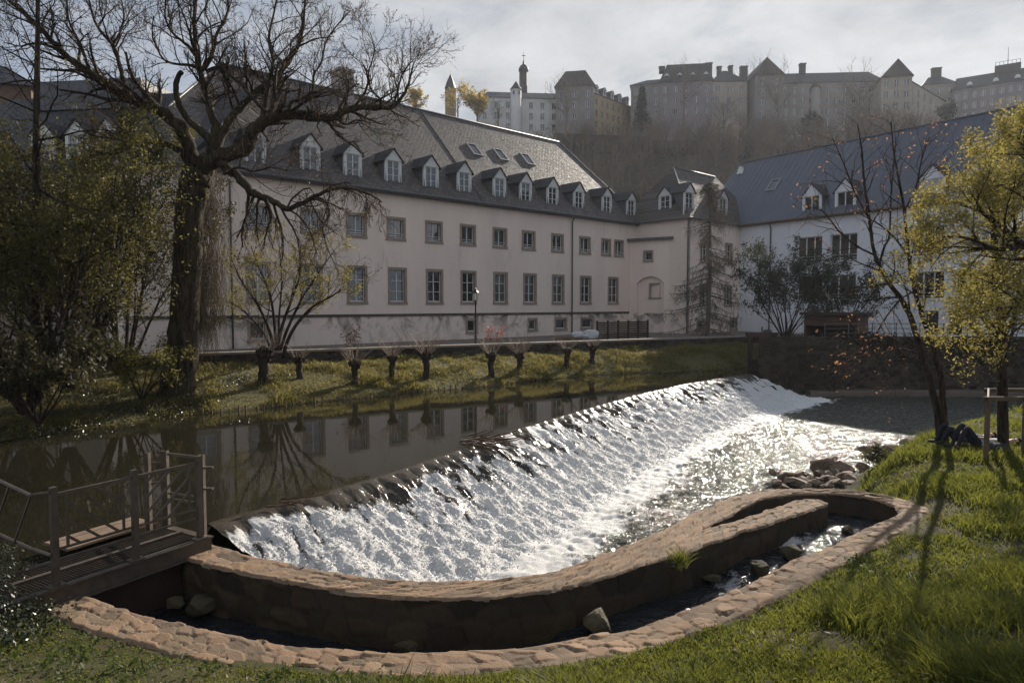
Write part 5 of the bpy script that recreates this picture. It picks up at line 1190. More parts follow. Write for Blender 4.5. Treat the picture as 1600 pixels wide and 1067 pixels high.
# yellow multi-stem tree against the pink facade
b = Py(430, 562, 28.5); tr = Tree(41)
sp = dict(seg=(6, 5, 4, 3), wig=(.1, .16, .2, .2), trop=(.05, .03, .0, 0), n=(6, 4, 3, 3), ch=(7, 7, 5), ang=(.6, .7, .7), ratio=(.5, .5, .5), t0=.3, rr=.5, rmin=.004, up=.12, wood=0, tip=.25)
for pts, w in (([(428, 572), (425, 530), (405, 480), (378, 440), (362, 405)], 9), ([(430, 572), (430, 520), (422, 460), (405, 420), (392, 385)], 8), ([(431, 572), (438, 520), (455, 470), (468, 430), (470, 385)], 9), ([(432, 572), (445, 525), (470, 470), (495, 430), (520, 395)], 8), ([(438, 572), (455, 520), (488, 480), (520, 462), (548, 440)], 9), ([(434, 572), (436, 500), (440, 440), (436, 380)], 6), ([(429, 572), (415, 525), (385, 490), (358, 470)], 6)):
    P = np.array([Py(a, bb, 28.5 + .15 * i * tr.r.normal()) for i, (a, bb) in enumerate(pts)]); q, rd = tr.limb(P, np.linspace(w * .75, 1.2, len(pts)) / 2 * 28.5 / F, 6)
    tr.kids(q, rd, 3.0, 0, sp, t0=.36, count=13)
make_tree('budding_tree', 'small many-stemmed tree with fine yellow buds before the pink wall', b, tr, 'bark', tr.leaves(4, .03, .05), 'leaf_yellow')
# pollarded willows
def pollard(px, py, hpx, wpx, seed, label, lean=0, nsh=34, sl=.9):
    ds_ = np.linspace(18, 42, 240); a_, b_ = ray(px, py); zb_ = bank_z(a_ * ds_, ds_); under = np.nonzero(CZ + b_ * ds_ < zb_)[0]
    d_ = float(ds_[under[0]]) if len(under) else 34.0; p = np.array((a_ * d_, d_, 0)); z = float(bank_z(p[:1], p[1:2])[0])
    b = np.array((p[0], p[1], z)); s = p[1] / F; h = hpx * s; w = wpx * s / 2; tr = Tree(seed)
    top = b + np.array((lean * h, 0, h))
    tr.limb([b + np.array((0, 0, -.15)), b + (top - b) * .35 + np.array((tr.r.normal(0, .03), 0, 0)), b + (top - b) * .75, top, top + np.array((0, 0, w * .5))], [w * 1.15, w * .85, w * .95, w * 1.5, w * .6], 10, 4, .1)
    for i in range(5):
        a = 6.28 * i / 5 + tr.r.random(); c = top + np.array((math.cos(a) * w * 1.0, math.sin(a) * w * .8, -w * .2)); tr.limb([top + np.array((0, 0, -w * .8)), c, c + np.array((math.cos(a) * w * .7, math.sin(a) * w * .5, w * .5))], [w * .7, w * .75, w * .35], 7, 3, .1)
    for i in range(nsh):
        a = 6.28 * tr.r.random(); e = .35 + 1.0 * tr.r.random(); d = np.array((math.cos(a) * e, math.sin(a) * e * .8, .9)); l = sl * (.5 + .6 * tr.r.random()); k = 4; pts = [top + np.array((math.cos(a) * w, math.sin(a) * w * .8, w * .3))]
        for j in range(k): d = unit(d + np.array((tr.r.normal(0, .1), tr.r.normal(0, .1), .06))); pts.append(pts[-1] + d * l / k)
        tr.W.add(np.array(pts), np.linspace(.011, .004, k + 1), 3)
        for _ in range(2):
            j = tr.r.integers(1, k); d2 = unit(d + tr.r.normal(0, .4, 3)); tr.W.add(np.array([pts[j], pts[j] + d2 * l * .2, pts[j] + d2 * l * .4]), np.array([.006, .005, .003]), 3)
    return make_tree('pollard_willow', label, b, tr, 'bark', None, None, 'tree', 'pollarded willows along the far bank', 'bark_pale')
pollard(410, 604, 52, 17, 51, 'stoutest pollard willow, under the small yellow-budded tree', .08)
pollard(470, 592, 30, 11, 52, 'leaning pollard willow with a bent trunk and dark knob shadow', -.1, 22, .6)
pollard(555, 600, 32, 11, 53, 'pollard willow below the dry flower heads that show over the parapet', -.02)
pollard(613, 594, 34, 10, 54, 'slim pollard willow with short pale shoots close to the forked-headed one')
pollard(666, 592, 36, 12, 55, 'forked-headed pollard willow with the widest spray of pale shoots', 0, 46, 1.15)
pollard(768, 590, 34, 11, 56, 'last pollard willow standing in full sun, just past the lamp post')
pollard(812, 582, 26, 10, 57, 'pollard willow right on the edge between sunlit and shaded grass', 0, 40, 1.0)
pollard(886, 574, 26, 9, 58, 'shaded pollard willow below the white wrapped bags', 0, 24, .8)
pollard(926, 568, 24, 9, 59, 'farthest dim pollard willow deep in the shade', 0, 20, .7)
# dry shrubs behind the parapet
def dry_shrub(px, py, Y, h, seed, mat, label):
    b = Py(px, py, Y); b[2] = .98; tr = Tree(seed); sp = dict(seg=(4, 3), wig=(.12, .2), trop=(.05, 0), n=(3, 3), ch=(4,), ang=(.6,), ratio=(.4,), t0=.5, rr=.6, rmin=.004, up=.1, wood=0)
    for i in range(12): tr.grow(b, np.array((tr.r.normal(0, .35), tr.r.normal(0, .2), 1.)), h * (.7 + .4 * tr.r.random()), .012, 0, sp)
    tr.T.add(np.array([b, b + np.array((0, 0, .3))]), np.array([.03, .02]), 5)
    make_tree('dry_shrub', label, b, tr, 'bark', tr.leaves(7, .05, .06, (.7, 1)), mat, 'shrub')
MT['leaf_dry'] = leafmat('dry_flower_heads', (.10, .065, .055), (.06, .04, .035), .3)
MT['leaf_pink'] = leafmat('pink_buds', (.34, .15, .13), (.22, .10, .09), .4)
dry_shrub(551, 560, 31, 1.35, 61, 'leaf_dry', 'shrub of dark dried flower heads behind the parapet')
dry_shrub(775, 545, 37, 1.25, 62, 'leaf_pink', 'small pink-budded shrub behind the parapet by the lamp post')
# larch
b = Py(1105, 533, 46); b[2] = .98; tr = Tree(71); hL = (533 - 284) / F * 46
q, rd = tr.limb([b, b + np.array((.1, 0, hL * .5)), b + np.array((0, 0, hL))], [.17, .12, .03], 8, 10)
for j in range(125):
    t_ = .1 + .88 * tr.r.random() ** .9; x = t_ * (len(q) - 1); i = min(int(x), len(q) - 2); p = q[i] + (q[i + 1] - q[i]) * (x - i); a = 6.28 * tr.r.random(); Lr = 3.5 * (1 - t_) ** .75 * (.55 + .6 * tr.r.random()) + .35
    d = np.array((math.cos(a), math.sin(a), -.12)); pts = [p]
    for k in range(5): d = unit(d + np.array((tr.r.normal(0, .1), tr.r.normal(0, .1), -.07 + .07 * k * (k > 2)))); pts.append(pts[-1] + d * Lr / 5)
    pts = np.array(pts); tr.T.add(pts, np.linspace(.035, .01, 6), 4)
    for m_ in range(int(7 + Lr * 8)):
        x = (.15 + .85 * tr.r.random()) * 4.99; i = int(x); c = pts[i] + (pts[i + 1] - pts[i]) * (x - i); l = .25 + .65 * tr.r.random(); dd = unit(np.array((tr.r.normal(0, .5), tr.r.normal(0, .5), -.75)))
        tw = np.array([c, c + dd * l * .5, c + dd * l + np.array((0, 0, -.06))]); tr.W.add(tw, np.array([.009, .007, .004]), 3); tr.tips.append((tw, dd))
MT['leaf_larch'] = leafmat('grey_larch_needles', (.17, .155, .12), (.10, .092, .075), .3)
make_tree('larch', 'tall drooping grey larch in front of the small corner block', b, tr, 'bark_grey', tr.leaves(4, .036, .035), 'leaf_larch', twigmat='bark_grey')
# dark bushy trees beyond the weir
MT['leaf_dim'] = leafmat('dim_green_leaves', (.075, .085, .05), (.045, .055, .035), .3)
fan_tree('bushy_tree', 'broad dim green bushy tree in front of the cool white wing', 1228, 530, 45, 5.5, 72, 0, 13, .7, 'leaf_dim', 6, .075, 'bark', ch=(6, 6, 5), wid=.06)
fan_tree('bushy_tree', 'smaller dim green bush beside the brown shed', 1312, 528, 44, 4.6, 73, .05, 9, .6, 'leaf_dim', 5, .075, 'bark', ch=(6, 6, 4), wid=.05)
# ------------------------------------------------------------------ twin-stemmed budding tree on the near bank
Dt = float(Pz(1470, 697, -.08)[1]); tr = Tree(81); b = Py(1470, 697, Dt)
def L2(pts, dep, w0, w1, n=7):
    m = len(pts); ds = np.linspace(dep[0], dep[1], m); P = np.array([Py(a, c, d) for (a, c), d in zip(pts, ds)]); return tr.limb(P, np.linspace(w0 * .72, w1 * .7, m) / 2 * ds / F, n, jit=.1)
lm = [L2([(1469, 702), (1466, 660), (1455, 600), (1441, 556), (1426, 505), (1412, 474), (1386, 438), (1366, 395), (1358, 341), (1350, 285), (1347, 240), (1340, 195)], (Dt, Dt + .6), 17, 2.5),
      L2([(1478, 702), (1475, 655), (1470, 590), (1455, 535), (1440, 490), (1428, 451), (1419, 395), (1413, 330), (1405, 285), (1397, 240), (1392, 190)], (Dt, Dt - .5), 15, 2.5),
      L2([(1374, 412), (1382, 385), (1390, 366), (1392, 307), (1396, 262), (1400, 215)], (Dt + .5, Dt + 1), 6, 2, 5),
      L2([(1366, 398), (1340, 385), (1310, 360), (1285, 330), (1258, 322)], (Dt + .5, Dt + .4), 5, 1.6, 5),
      L2([(1358, 341), (1335, 300), (1318, 255), (1300, 215)], (Dt + .5, Dt + 1), 5, 1.6, 5),
      L2([(1419, 400), (1398, 372), (1375, 352), (1345, 335)], (Dt - .4, Dt - .9), 5, 1.6, 5),
      L2([(1413, 330), (1432, 290), (1440, 250), (1452, 215)], (Dt - .4, Dt - .2), 5, 1.6, 5),
      L2([(1428, 455), (1405, 470), (1378, 505), (1362, 540), (1352, 575)], (Dt - .3, Dt - 1), 4, 1.4, 5),
      L2([(1441, 556), (1410, 545), (1375, 552), (1340, 545), (1312, 548)], (Dt + .2, Dt - .6), 5, 1.5, 5),
      L2([(1452, 590), (1420, 560), (1385, 535), (1350, 530)], (Dt, Dt - .8), 4, 1.5, 5)]
sp = dict(seg=(5, 4, 3), wig=(.14, .18, .2), trop=(.03, 0, 0), n=(4, 3, 3), ch=(4, 3), ang=(.8, .75), ratio=(.5, .5), t0=.2, rr=.5, rmin=.004, up=.05, wood=0, tip=.35)
for q, rd in lm: tr.kids(q, rd, 2.4, 0, sp, t0=.4 if q is lm[0][0] or q is lm[1][0] else .2, count=14)
make_tree('twin_stem_tree', 'slender twin-stemmed tree with sparse orange buds on the near bank', b, tr, 'bark', tr.leaves(2, .03, .03, (.4, 1), .8), 'leaf_bud')
# staked young tree with yellow-green crown, and its neighbour beyond the frame
Ds = float(Pz(1566, 712, 0)[1]); tr = Tree(91); b = Py(1568, 712, Ds)
q, rd = tr.limb([b + np.array((0, 0, -.1)), Py(1566, 620, Ds), Py(1563, 540, Ds), Py(1558, 440, Ds + .1), Py(1550, 330, Ds + .2), Py(1545, 240, Ds + .3)], [.12, .11, .10, .085, .05, .02], 8, 5)
sp = dict(seg=(6, 5, 4, 3), wig=(.1, .15, .2, .2), trop=(.02, .0, .0, 0), n=(5, 4, 3, 3), ch=(7, 7, 5), ang=(.75, .75, .7), ratio=(.5, .5, .5), t0=.2, rr=.5, rmin=.004, up=.05, wood=0, tip=.25)
tr.kids(q, rd, 3.5, 0, dict(sp, ch=(8, 8, 5)), t0=.34, count=30)
make_tree('staked_tree', 'young yellow-green tree held by timber stakes on the near bank', b, tr, 'bark', tr.leaves(13, .030, .085), 'leaf_yellow')
tr = Tree(93); Dn = 12.6; b = Py(1760, 800, Dn); b[2] = .3
q, rd = tr.limb([b, Py(1745, 640, Dn), Py(1720, 520, Dn), Py(1690, 450, Dn + .1)], [.16, .14, .12, .10], 8, 5)
l1 = tr.limb([Py(1700, 470, Dn), Py(1660, 425, Dn + .2), Py(1600, 384, Dn + .3), Py(1555, 348, Dn + .4), Py(1525, 328, Dn + .5), Py(1490, 318, Dn + .6)], [.10, .085, .065, .045, .03, .012], 7, 4)
l2 = tr.limb([Py(1690, 450, Dn), Py(1660, 370, Dn), Py(1630, 290, Dn + .2), Py(1590, 215, Dn + .4)], [.09, .07, .05, .015], 7, 4)
l3 = tr.limb([Py(1600, 384, Dn + .3), Py(1560, 390, Dn), Py(1510, 372, Dn - .2), Py(1470, 370, Dn - .3)], [.05, .04, .025, .01], 6, 4)
l4 = tr.limb([Py(1725, 540, Dn), Py(1660, 500, Dn - .3), Py(1590, 480, Dn - .5), Py(1520, 490, Dn - .6)], [.07, .05, .03, .01], 6, 4)
for q, rd in (l1, l2, l3, l4): tr.kids(q, rd, 2.7, 0, dict(sp, ch=(8, 7, 5)), t0=.25, count=12)
make_tree('leafy_tree', 'large yellow-green tree whose limbs reach in over the young staked tree', b, tr, 'bark', tr.leaves(13, .026, .075), 'leaf_yellow')
# stakes: timber frame round the young tree
st = thing('tree_stakes', 'square timber frame of posts and rails guarding the young tree', 'tree guard', (b0 := Py(1568, 725, Ds - .4)))
off = np.array(b0); mb_rail = []
tops = []
for px_, pb_, dd in ((1541, 745, -1.1), (1600, 745, -1.1), (1541, 712, .3), (1612, 712, .3)):
    p = Py(px_, 700, Ds + dd); z0 = float(near_z(np.array([p[0]]), np.array([p[1]]))[0]); m = MB(); m.tube([(p[0] - off[0], p[1] - off[1], z0 - .2 - off[2]), (p[0] - off[0], p[1] - off[1], 1.42 - off[2])], .05, 8); m.build('post', MT['wood'], st); tops.append((p[0] - off[0], p[1] - off[1]))
for i, j in ((0, 1), (0, 2), (1, 3), (2, 3)):
    m = MB(); a, c = np.array(tops[i]), np.array(tops[j]); e = (c - a) / np.linalg.norm(c - a) * .1; m.beam((*(a - e), 1.45 - off[2]), (*(c + e), 1.45 - off[2]), .035, .09); m.build('rail', MT['wood'], st)
# ------------------------------------------------------------------ trees of the slope and the upper town
def bare_tree(seed, H, ch=(7, 6, 4), spread=.75, trunk=.3, wig=1.0):
    tr = Tree(seed); sp = dict(seg=(5, 5, 4, 3), wig=(.1 * wig, .14 * wig, .18, .2), trop=(.05, .04, .03, 0), n=(5, 4, 3, 3), ch=ch, ang=(spread, .7, .7), ratio=(.52, .5, .5), t0=.2, rr=.5, rmin=.03, up=.25, wood=1, tip=.3)
    z = np.zeros(3); th = H * trunk; q, rd = tr.limb([z, z + np.array((.01 * H, 0, th)), z + np.array((.0, .01 * H, H * .62))], [H * .022, H * .018, H * .008], 6, 5)
    tr.kids(q, rd, H * .62 / .52 * .9, -1 if False else 0, dict(sp), t0=.42, count=13)
    return tr
prot = {}
def far_tree(label, px, py_top, py_base, Y, seed, ch=(6, 5, 4), leaf=None, lper=0, lsz=.2, name='bare_tree', spread=.75, bark='bark_grey', zb=None):
    b = Py(px, py_base, Y)
    if zb is not None: b[2] = zb
    Hh = (Py(px, py_top, Y)[2] - b[2]); tr = bare_tree(seed, Hh * .98, ch, spread)
    t = thing(name, label, 'tree', b); tr.T.build('trunk', MT[bark], t)
    if leaf: tr.W.build('twigs', MT[bark], t); V, Fc = tr.leaves(lper, lsz, .25); mesh_np('crown', V, Fc, MT[leaf], t)
    else: tr.W.build('crown', MT[bark], t)
MT['leaf_haze'] = leafmat('dull_evergreen', (.05, .055, .04), (.03, .035, .028), .2)
far_tree('largest bare tree spreading before the white house and the grey mansard roof', 885, 112, 212, 182, 101, (8, 6, 4), spread=.85)
far_tree('bare tree with rounded crown in front of the flat-topped mansard house', 1068, 92, 195, 190, 102, (7, 6, 4))
far_tree('bare tall tree whose crown rises between the steep gable and its chimneys', 1172, 84, 205, 212, 103, (8, 6, 4))
far_tree('upright dark-trunked bare tree in front of the steep gable', 1213, 100, 215, 180, 104, (6, 5, 4), spread=.5)
far_tree('bare tree standing before the long plain slate roof', 1342, 96, 220, 178, 105, (8, 6, 4))
far_tree('short bare tree at the twin-chimney house', 1130, 150, 215, 176, 106, (6, 5, 4))
far_tree('golden leafing tree beside the white house', 745, 145, 205, 188, 107, (6, 5, 4), 'leaf_gold', 9, .32, 'golden_tree')
far_tree('golden leafing tree wrapped around the slender church tower', 715, 128, 195, 215, 108, (6, 5, 4), 'leaf_gold', 4, .3, 'golden_tree')
far_tree('small golden tree peeping over the slate ridge near the gnarled branches', 650, 138, 190, 200, 109, (6, 5, 4), 'leaf_gold', 7, .3, 'golden_tree')
far_tree('dusky bare tree before the white house wall', 778, 150, 212, 186, 110, (6, 5, 4))
# spruce + dark round bush
b = Py(1003, 205, 186); tr = Tree(120); hS = Py(1003, 135, 186)[2] - b[2]; q, rd = tr.limb([np.zeros(3), np.array((0, 0, hS * .5)), np.array((0, 0, hS))], [.3, .2, .04], 6, 6)
for j in range(130):
    t_ = .08 + .9 * tr.r.random(); p = np.array((0, 0, hS * t_)); a = 6.28 * tr.r.random(); l = 3.0 * (1 - t_) + .3; d = np.array((math.cos(a), math.sin(a), -.25)); tw = np.array([p, p + d * l * .5, p + d * l + np.array((0, 0, .1))]); tr.W.add(tw, np.array([.06, .04, .02]), 3); tr.tips.append((tw, d))
t = thing('spruce', 'dark pointed spruce in front of the low-roofed grey house', 'tree', b); tr.T.build('trunk', MT['bark'], t); V, Fc = tr.leaves(34, .28, .2); mesh_np('crown', V, Fc, MT['leaf_haze'], t); tr.W.build('twigs', MT['bark'], t)
far_tree('dense rounded evergreen bush below the convent side range', 1478, 160, 205, 170, 121, (8, 6, 5), 'leaf_haze', 12, .28, 'evergreen_tree', .9)
far_tree('dark evergreen bush near the small far turret of the long slate roofed block', 1270, 178, 215, 176, 122, (7, 6, 4), 'leaf_haze', 12, .28, 'evergreen_tree', .9)
# the wood on the slope: one mass
r = np.random.default_rng(5); Vs = []; Fs = []; base = 0
protos = [bare_tree(200 + i, 1.0 * 9, (5, 4, 3), .7).__dict__ for i in range(6)]
PA = []
for p in protos:
    a, fa = p['T'].arrays(); c, fc = p['W'].arrays(); PA.append((np.concatenate([a, c]), np.concatenate([fa, fc + len(a)])))
cnt = 0
while cnt < 560:
    y = r.uniform(88, 186); x = r.uniform(-30, 130) * (y / 140) ; z = float(hill_z(np.array([x]), np.array([y]))[0])
    if z < 3: 
        if r.random() > .3: continue
    V, Fc = PA[r.integers(len(PA))]; s = r.uniform(.55, 1.05); a = r.random() * 6.28; c_, s_ = math.cos(a), math.sin(a)
    W = V * s; W = np.stack([W[:, 0] * c_ - W[:, 1] * s_, W[:, 0] * s_ + W[:, 1] * c_, W[:, 2]], 1) + np.array((x, y, z - .3)); Vs.append(W); Fs.append(Fc + base); base += len(W); cnt += 1
for i in range(60):
    y = r.uniform(168, 187); x = r.uniform(.16, .64) * y; z = float(hill_z(np.array([x]), np.array([y]))[0]); V, Fc = PA[r.integers(len(PA))]; s = r.uniform(.9, 1.5); a = r.random() * 6.28; c_, s_ = math.cos(a), math.sin(a)
    W = V * s; W = np.stack([W[:, 0] * c_ - W[:, 1] * s_, W[:, 0] * s_ + W[:, 1] * c_, W[:, 2]], 1) + np.array((x, y, z - .3)); Vs.append(W); Fs.append(Fc + base); base += len(W)
MT['wood_mass'] = M('bare_wood', (.23, .165, .115), (.075, .06, .045), .16, .9, 0)
o = mesh_np('hillside_wood', np.concatenate(Vs), np.concatenate(Fs), MT['wood_mass'], None, True); tag(o, 'brownish bare wood covering the steep slope below the upper town', 'wood', kind='stuff')
# low scrub on the slope (evergreen patches)
P = []
for i in range(170):
    y = r.uniform(90, 184); x = r.uniform(-25, 125) * (y / 140); z = float(hill_z(np.array([x]), np.array([y]))[0]); n = 160
    P.append(np.array((x, y, z + .6)) + r.normal(0, 1, (n, 3)) * np.array((1.6, 1.6, .8)))
V, Fc = leaf_arrays(np.concatenate(P), .28, r); MT['leaf_scrub'] = leafmat('scrub', (.085, .075, .04), (.05, .045, .03), .25, .15)
o = mesh_np('hillside_undergrowth', V, Fc, MT['leaf_scrub']); tag(o, 'low brown-green undergrowth between the bare trunks of the slope', 'undergrowth', kind='stuff')

# ------------------------------------------------------------------ grass
def blades(P, h, w, lean, r, curl=.35):
    n = len(P); a = r.random(n) * 6.283; wx = np.stack([np.cos(a), np.sin(a), 0 * a], 1); ld = r.normal(0, lean, (n, 2)); ld = np.concatenate([ld, np.zeros((n, 1))], 1)
    hh = h[:, None]; ww = w[:, None]
    m = P + np.array((0, 0, .55)) * hh + ld * hh * .35; tp = P + np.array((0, 0, 1.)) * hh * (1 - curl * .4) + ld * hh * 1.1
    V = np.stack([P - wx * ww, P + wx * ww, m + wx * ww * .75, m - wx * ww * .75, tp], 1).reshape(-1, 3)
    i = np.arange(n)[:, None] * 5
    return V, [i + np.array([[0, 1, 2, 3]]), i + np.array([[3, 2, 4]])]
MT['grass'] = leafmat('meadow_grass', (.195, .20, .032), (.075, .098, .018), .5, .9)
MT['grass_dry'] = leafmat('bank_grass', (.28, .235, .07), (.13, .125, .04), .45, .8)
r = np.random.default_rng(8)
def scatter_near(n, x0, x1, y0, y1, dens):
    rr_ = np.exp(r.uniform(math.log(4.2), math.log(27), n)); az_ = r.uniform(-.78, .86, n); x = rr_ * np.sin(az_); y = rr_ * np.cos(az_); ins = inpoly(x, y, dry); dw = dist_line(x, y, lo_o); ds = dist_line(x, y, sh)
    inw = inpoly(x, y, np.concatenate([lo_o, lo_i[::-1]]))
    k = ins & ~inw & (r.random(n) < dens(x, y, dw)) & (ds > .15 + .35 * vnoise(x * 1.5, y * 1.5, 6)); x = x[k]; y = y[k]; return x, y, near_z(x, y), dw[k]
bare = lambda x, y: sstep(.52, .68, fbm(x * .55 + 3, y * .55, 4, 19)) 
def dens(x, y, dw):
    leftp = sstep(-1.2, -2.6, x); d = 1 - .9 * bare(x, y) * (1 - .0 * leftp); d = d * (1 - .35 * leftp)
    brp = np.exp(-(((x - 4.6) / .9) ** 2 + ((y - 5.6) / .6) ** 2)); return np.clip(d * (1 - .95 * np.clip(brp * 1.4, 0, 1)), .03, 1)
x, y, z, dw = scatter_near(400000, -7.5, 16, 4.0, 20, dens)
print('blades', len(x))
hgt = (.05 + .20 * sstep(.38, .7, fbm(x * .8, y * .8, 4, 27)) * sstep(.1, .9, dw) + .03 * r.random(len(x))) * (1 - .5 * sstep(-.5, -2.5, x)) * (.6 + .7 * r.random(len(x)))
V, Fc = blades(np.stack([x, y, z - .01], 1), hgt, .0052 + .0045 * r.random(len(x)) + .0004 * np.maximum(y - 6, 0), .5, r)
o = mesh_np('meadow_grass', V, Fc, MT['grass']); tag(o, 'lush sunlit green grass covering the near bank', 'grass', kind='stuff')
# low herbs / clover tufts in the grass
x, y, z, dw = scatter_near(5200, -7, 15, 4.2, 19, lambda x, y, d: np.clip((fbm(x * .7, y * .7, 3, 37) - .42) * 4, 0, 1))
n = len(x); m_ = 16; P = np.repeat(np.stack([x, y, z], 1), m_, 0) + r.normal(0, 1, (n * m_, 3)) * np.array((.06, .06, .02)) + np.array((0, 0, .045))
V, Fc = leaf_arrays(P, .024, r); MT['herb'] = leafmat('clover_leaves', (.085, .115, .025), (.045, .065, .016), .4)
o = mesh_np('clover_patches', V, Fc, MT['herb']); tag(o, 'darker clumps of clover and herbs in the near grass', 'herbs', kind='stuff')
# fallen leaves and scraps
x, y, z, dw = scatter_near(3200, -7, 12, 4.2, 15, lambda x, y, d: 0 * x + .5)
V, Fc = leaf_arrays(np.stack([x, y, z + .045], 1), .028, r); MT['litter'] = M('pale_dry_leaves', (.38, .30, .22), (.2, .14, .1), 5, .8, 0)
o = mesh_np('leaf_litter', V, Fc, MT['litter']); tag(o, 'scattered pale dry leaves lying in the grass', 'leaves', kind='stuff')
# far bank grass
n = 150000; k = r.random(n); t_ = r.random(n); i = np.clip((k * 419).astype(int), 0, 418); f = (k * 419 - i)[:, None]
Pa = A[i] * (1 - f) + A[i + 1] * f; Pb = B[i] * (1 - f) + B[i + 1] * f
t_ = .02 + .98 * t_; Pq = Pa * (1 - t_[:, None]) + Pb * t_[:, None]
kp = (Pq[:, 0] > -19) & (r.random(n) < .35 + .65 * sstep(.35, .6, fbm(Pq[:, 0] * .7, Pq[:, 1] * .7, 3, 29))); Pq = Pq[kp]; n = len(Pq); zz_ = bank_z(Pq[:, 0], Pq[:, 1])
hgt = (.08 + .22 * sstep(.4, .7, fbm(Pq[:, 0] * .9, Pq[:, 1] * .9, 4, 33))) * (.6 + .8 * r.random(n)) * (1 + .9 * np.exp(-t_[kp] / .06))
V, Fc = blades(np.stack([Pq[:, 0], Pq[:, 1], zz_ - .02], 1), hgt, .011 + .007 * r.random(n), .7, r, .6)
o = mesh_np('bank_grass', V, Fc, MT['grass_dry']); tag(o, 'straw-green rough grass on the far bank below the parapet', 'grass', kind='stuff')
# ivy on the dark end of the far bank and at the bridge foot
def ivy(name, label, C, n, sp_, size, mat):
    P = []
    for c in C: P.append(np.array(c) + r.normal(0, 1, (n, 3)) * np.array(sp_))
    V, Fc = leaf_arrays(np.concatenate(P), size, r); o = mesh_np(name, V, Fc, MT[mat]); tag(o, label, 'ground cover', kind='stuff'); return o
C = []
while len(C) < 110:
    k = r.random(); i = int((.36 + .2 * k) * 419); t_ = .05 + .6 * r.random() ** 1.3; p = A[i] * (1 - t_) + B[i] * t_
    if p[0] > -8.6: continue
    z = bank_z(np.array([p[0]]), np.array([p[1]]))[0]; C.append((p[0], p[1], max(z, 0) + .06))
MT['ivy'] = M('glossy_ivy', (.05, .06, .022), (.03, .036, .015), 3, .35, 0, spec=.5)
ivy('bank_ivy', 'glossy dark ivy carpeting the shaded end of the far bank', C, 150, (.38, .28, .07), .035, 'ivy')
C = []
for px_, py_, z in [(8, 900, .35), (18, 940, .25), (30, 960, .2), (0, 960, .3), (-20, 930, .45), (45, 955, .14), (10, 985, .25), (38, 985, .16), (-10, 1000, .3), (20, 880, .3), (70, 968, .1), (-30, 880, .5), (2, 860, .4)]:
    p = Pz(px_, py_, z); C.append(p)
ivy('bridge_ivy', 'green ivy and herbs growing round the foot of the footbridge', C, 170, (.12, .12, .05), .022, 'ivy')
# tufts hanging on the pool wall
C = []
p = Pz(1062, 868, ZT); tz = []
P = np.repeat(np.array([p + np.array((0, -.03, .0))]), 130, 0) + r.normal(0, .05, (130, 3)); V, Fc = blades(P + np.array((0, -.03, -.08)), .12 + .14 * r.random(130), .004 + .003 * r.random(130), .9, r)
o = mesh_np('wall_tuft', V, Fc, MT['grass']); tag(o, 'green grass tuft sprouting from the edge of the pool wall', 'grass tuft')
# ivy hanging over the retaining wall and tangled shrubs at its foot
C = []
for i in range(70):
    k = r.random() ** 1.4; xx = 13.4 + 17 * r.random(); yy = 34.0 - .02 * (xx - 13) - .0; C.append((xx, yy + .02, 1.75 - 1.9 * k * vnoise(np.array([xx * .8]), np.array([0.]), 4)[0]))
MT['wall_ivy'] = M('dull_wall_ivy', (.028, .03, .016), (.018, .019, .012), 3, .7, 0)
ivy('wall_ivy', 'dark ivy trailing down the high retaining wall behind the pool', C, 130, (.32, .07, .16), .06, 'wall_ivy')
fan_tree('tangled_shrub', 'tangled leafless shrub at the foot of the retaining wall by the sluice gate', 1232, 606, 33, 2.5, 141, .1, 9, .8, None, 0, 0, 'bark', ch=(5, 5, 4), wid=.025, cat='shrub')
fan_tree('tangled_shrub', 'lower leafless shrub leaning from the wall ledge under the timber shed', 1300, 610, 33.2, 1.9, 142, -.15, 8, .9, None, 0, 0, 'bark', ch=(5, 5, 4), wid=.02, cat='shrub')
# low bush at the shore
tr = Tree(131); b = Pz(1372, 722, -.35); sp = dict(seg=(3, 3), wig=(.2, .2), trop=(0, 0), n=(3, 3), ch=(5,), ang=(.8,), ratio=(.5,), t0=.2, rr=.6, rmin=.003, up=.1, wood=0)
for i in range(22): tr.grow(b, np.array((tr.r.normal(0, .8), tr.r.normal(0, .8), .8)), .38, .006, 0, sp)
tr.T.add(np.array([b, b + np.array((0, 0, .1))]), np.array([.02, .01]), 5)
make_tree('low_bush', 'low green bush growing between the shore stones and the grass', b, tr, 'bark', tr.leaves(12, .035, .04), 'leaf_dark', 'shrub')
# ------------------------------------------------------------------ street furniture and the terrace
def lamp(px, py_top, Y, label):
    p = Py(px, py_top, Y); zt = p[2]; b = np.array((p[0], p[1], .98)); h = zt - .98
    t = thing('street_lamp', label, 'lamp', b, 0, 'lantern lamps on the terrace')
    m = MB(); m.lathe([(.11, 0), (.11, .12), (.07, .2), (.06, .8), (.04, .9), (.035, h - .75), (.05, h - .72), (.05, h - .68), (.03, h - .66)], 10); m.build('pole', MT['black'], t, True)
    m = MB(); m.lathe([(.09, h - .64), (.15, h - .26)], 6); m.build('lantern_glass', MT['lamp_glass'], t)
    m = MB(); m.lathe([(.1, h - .66), (.1, h - .64)], 6); m.lathe([(.19, h - .27), (.19, h - .24), (.10, h - .12), (.05, h - .1), (.05, h - .04), (.015, h)], 6)
    for i in range(6):
        a = 6.283 * i / 6; m.tube([(.095 * math.cos(a), .095 * math.sin(a), h - .64), (.155 * math.cos(a), .155 * math.sin(a), h - .26)], .009, 4)
    m.build('lantern_cage', MT['black'], t)
MT['lamp_glass'] = M('milky_glass', (.75, .72, .66), (.7, .68, .62), 3, .25, 0)
lamp(743, 450, 35.5, 'black lantern lamp post in front of the lower window row of the pink facade')
lamp(1293, 449, 43, 'black lantern lamp post half hidden among the dim green bushes')
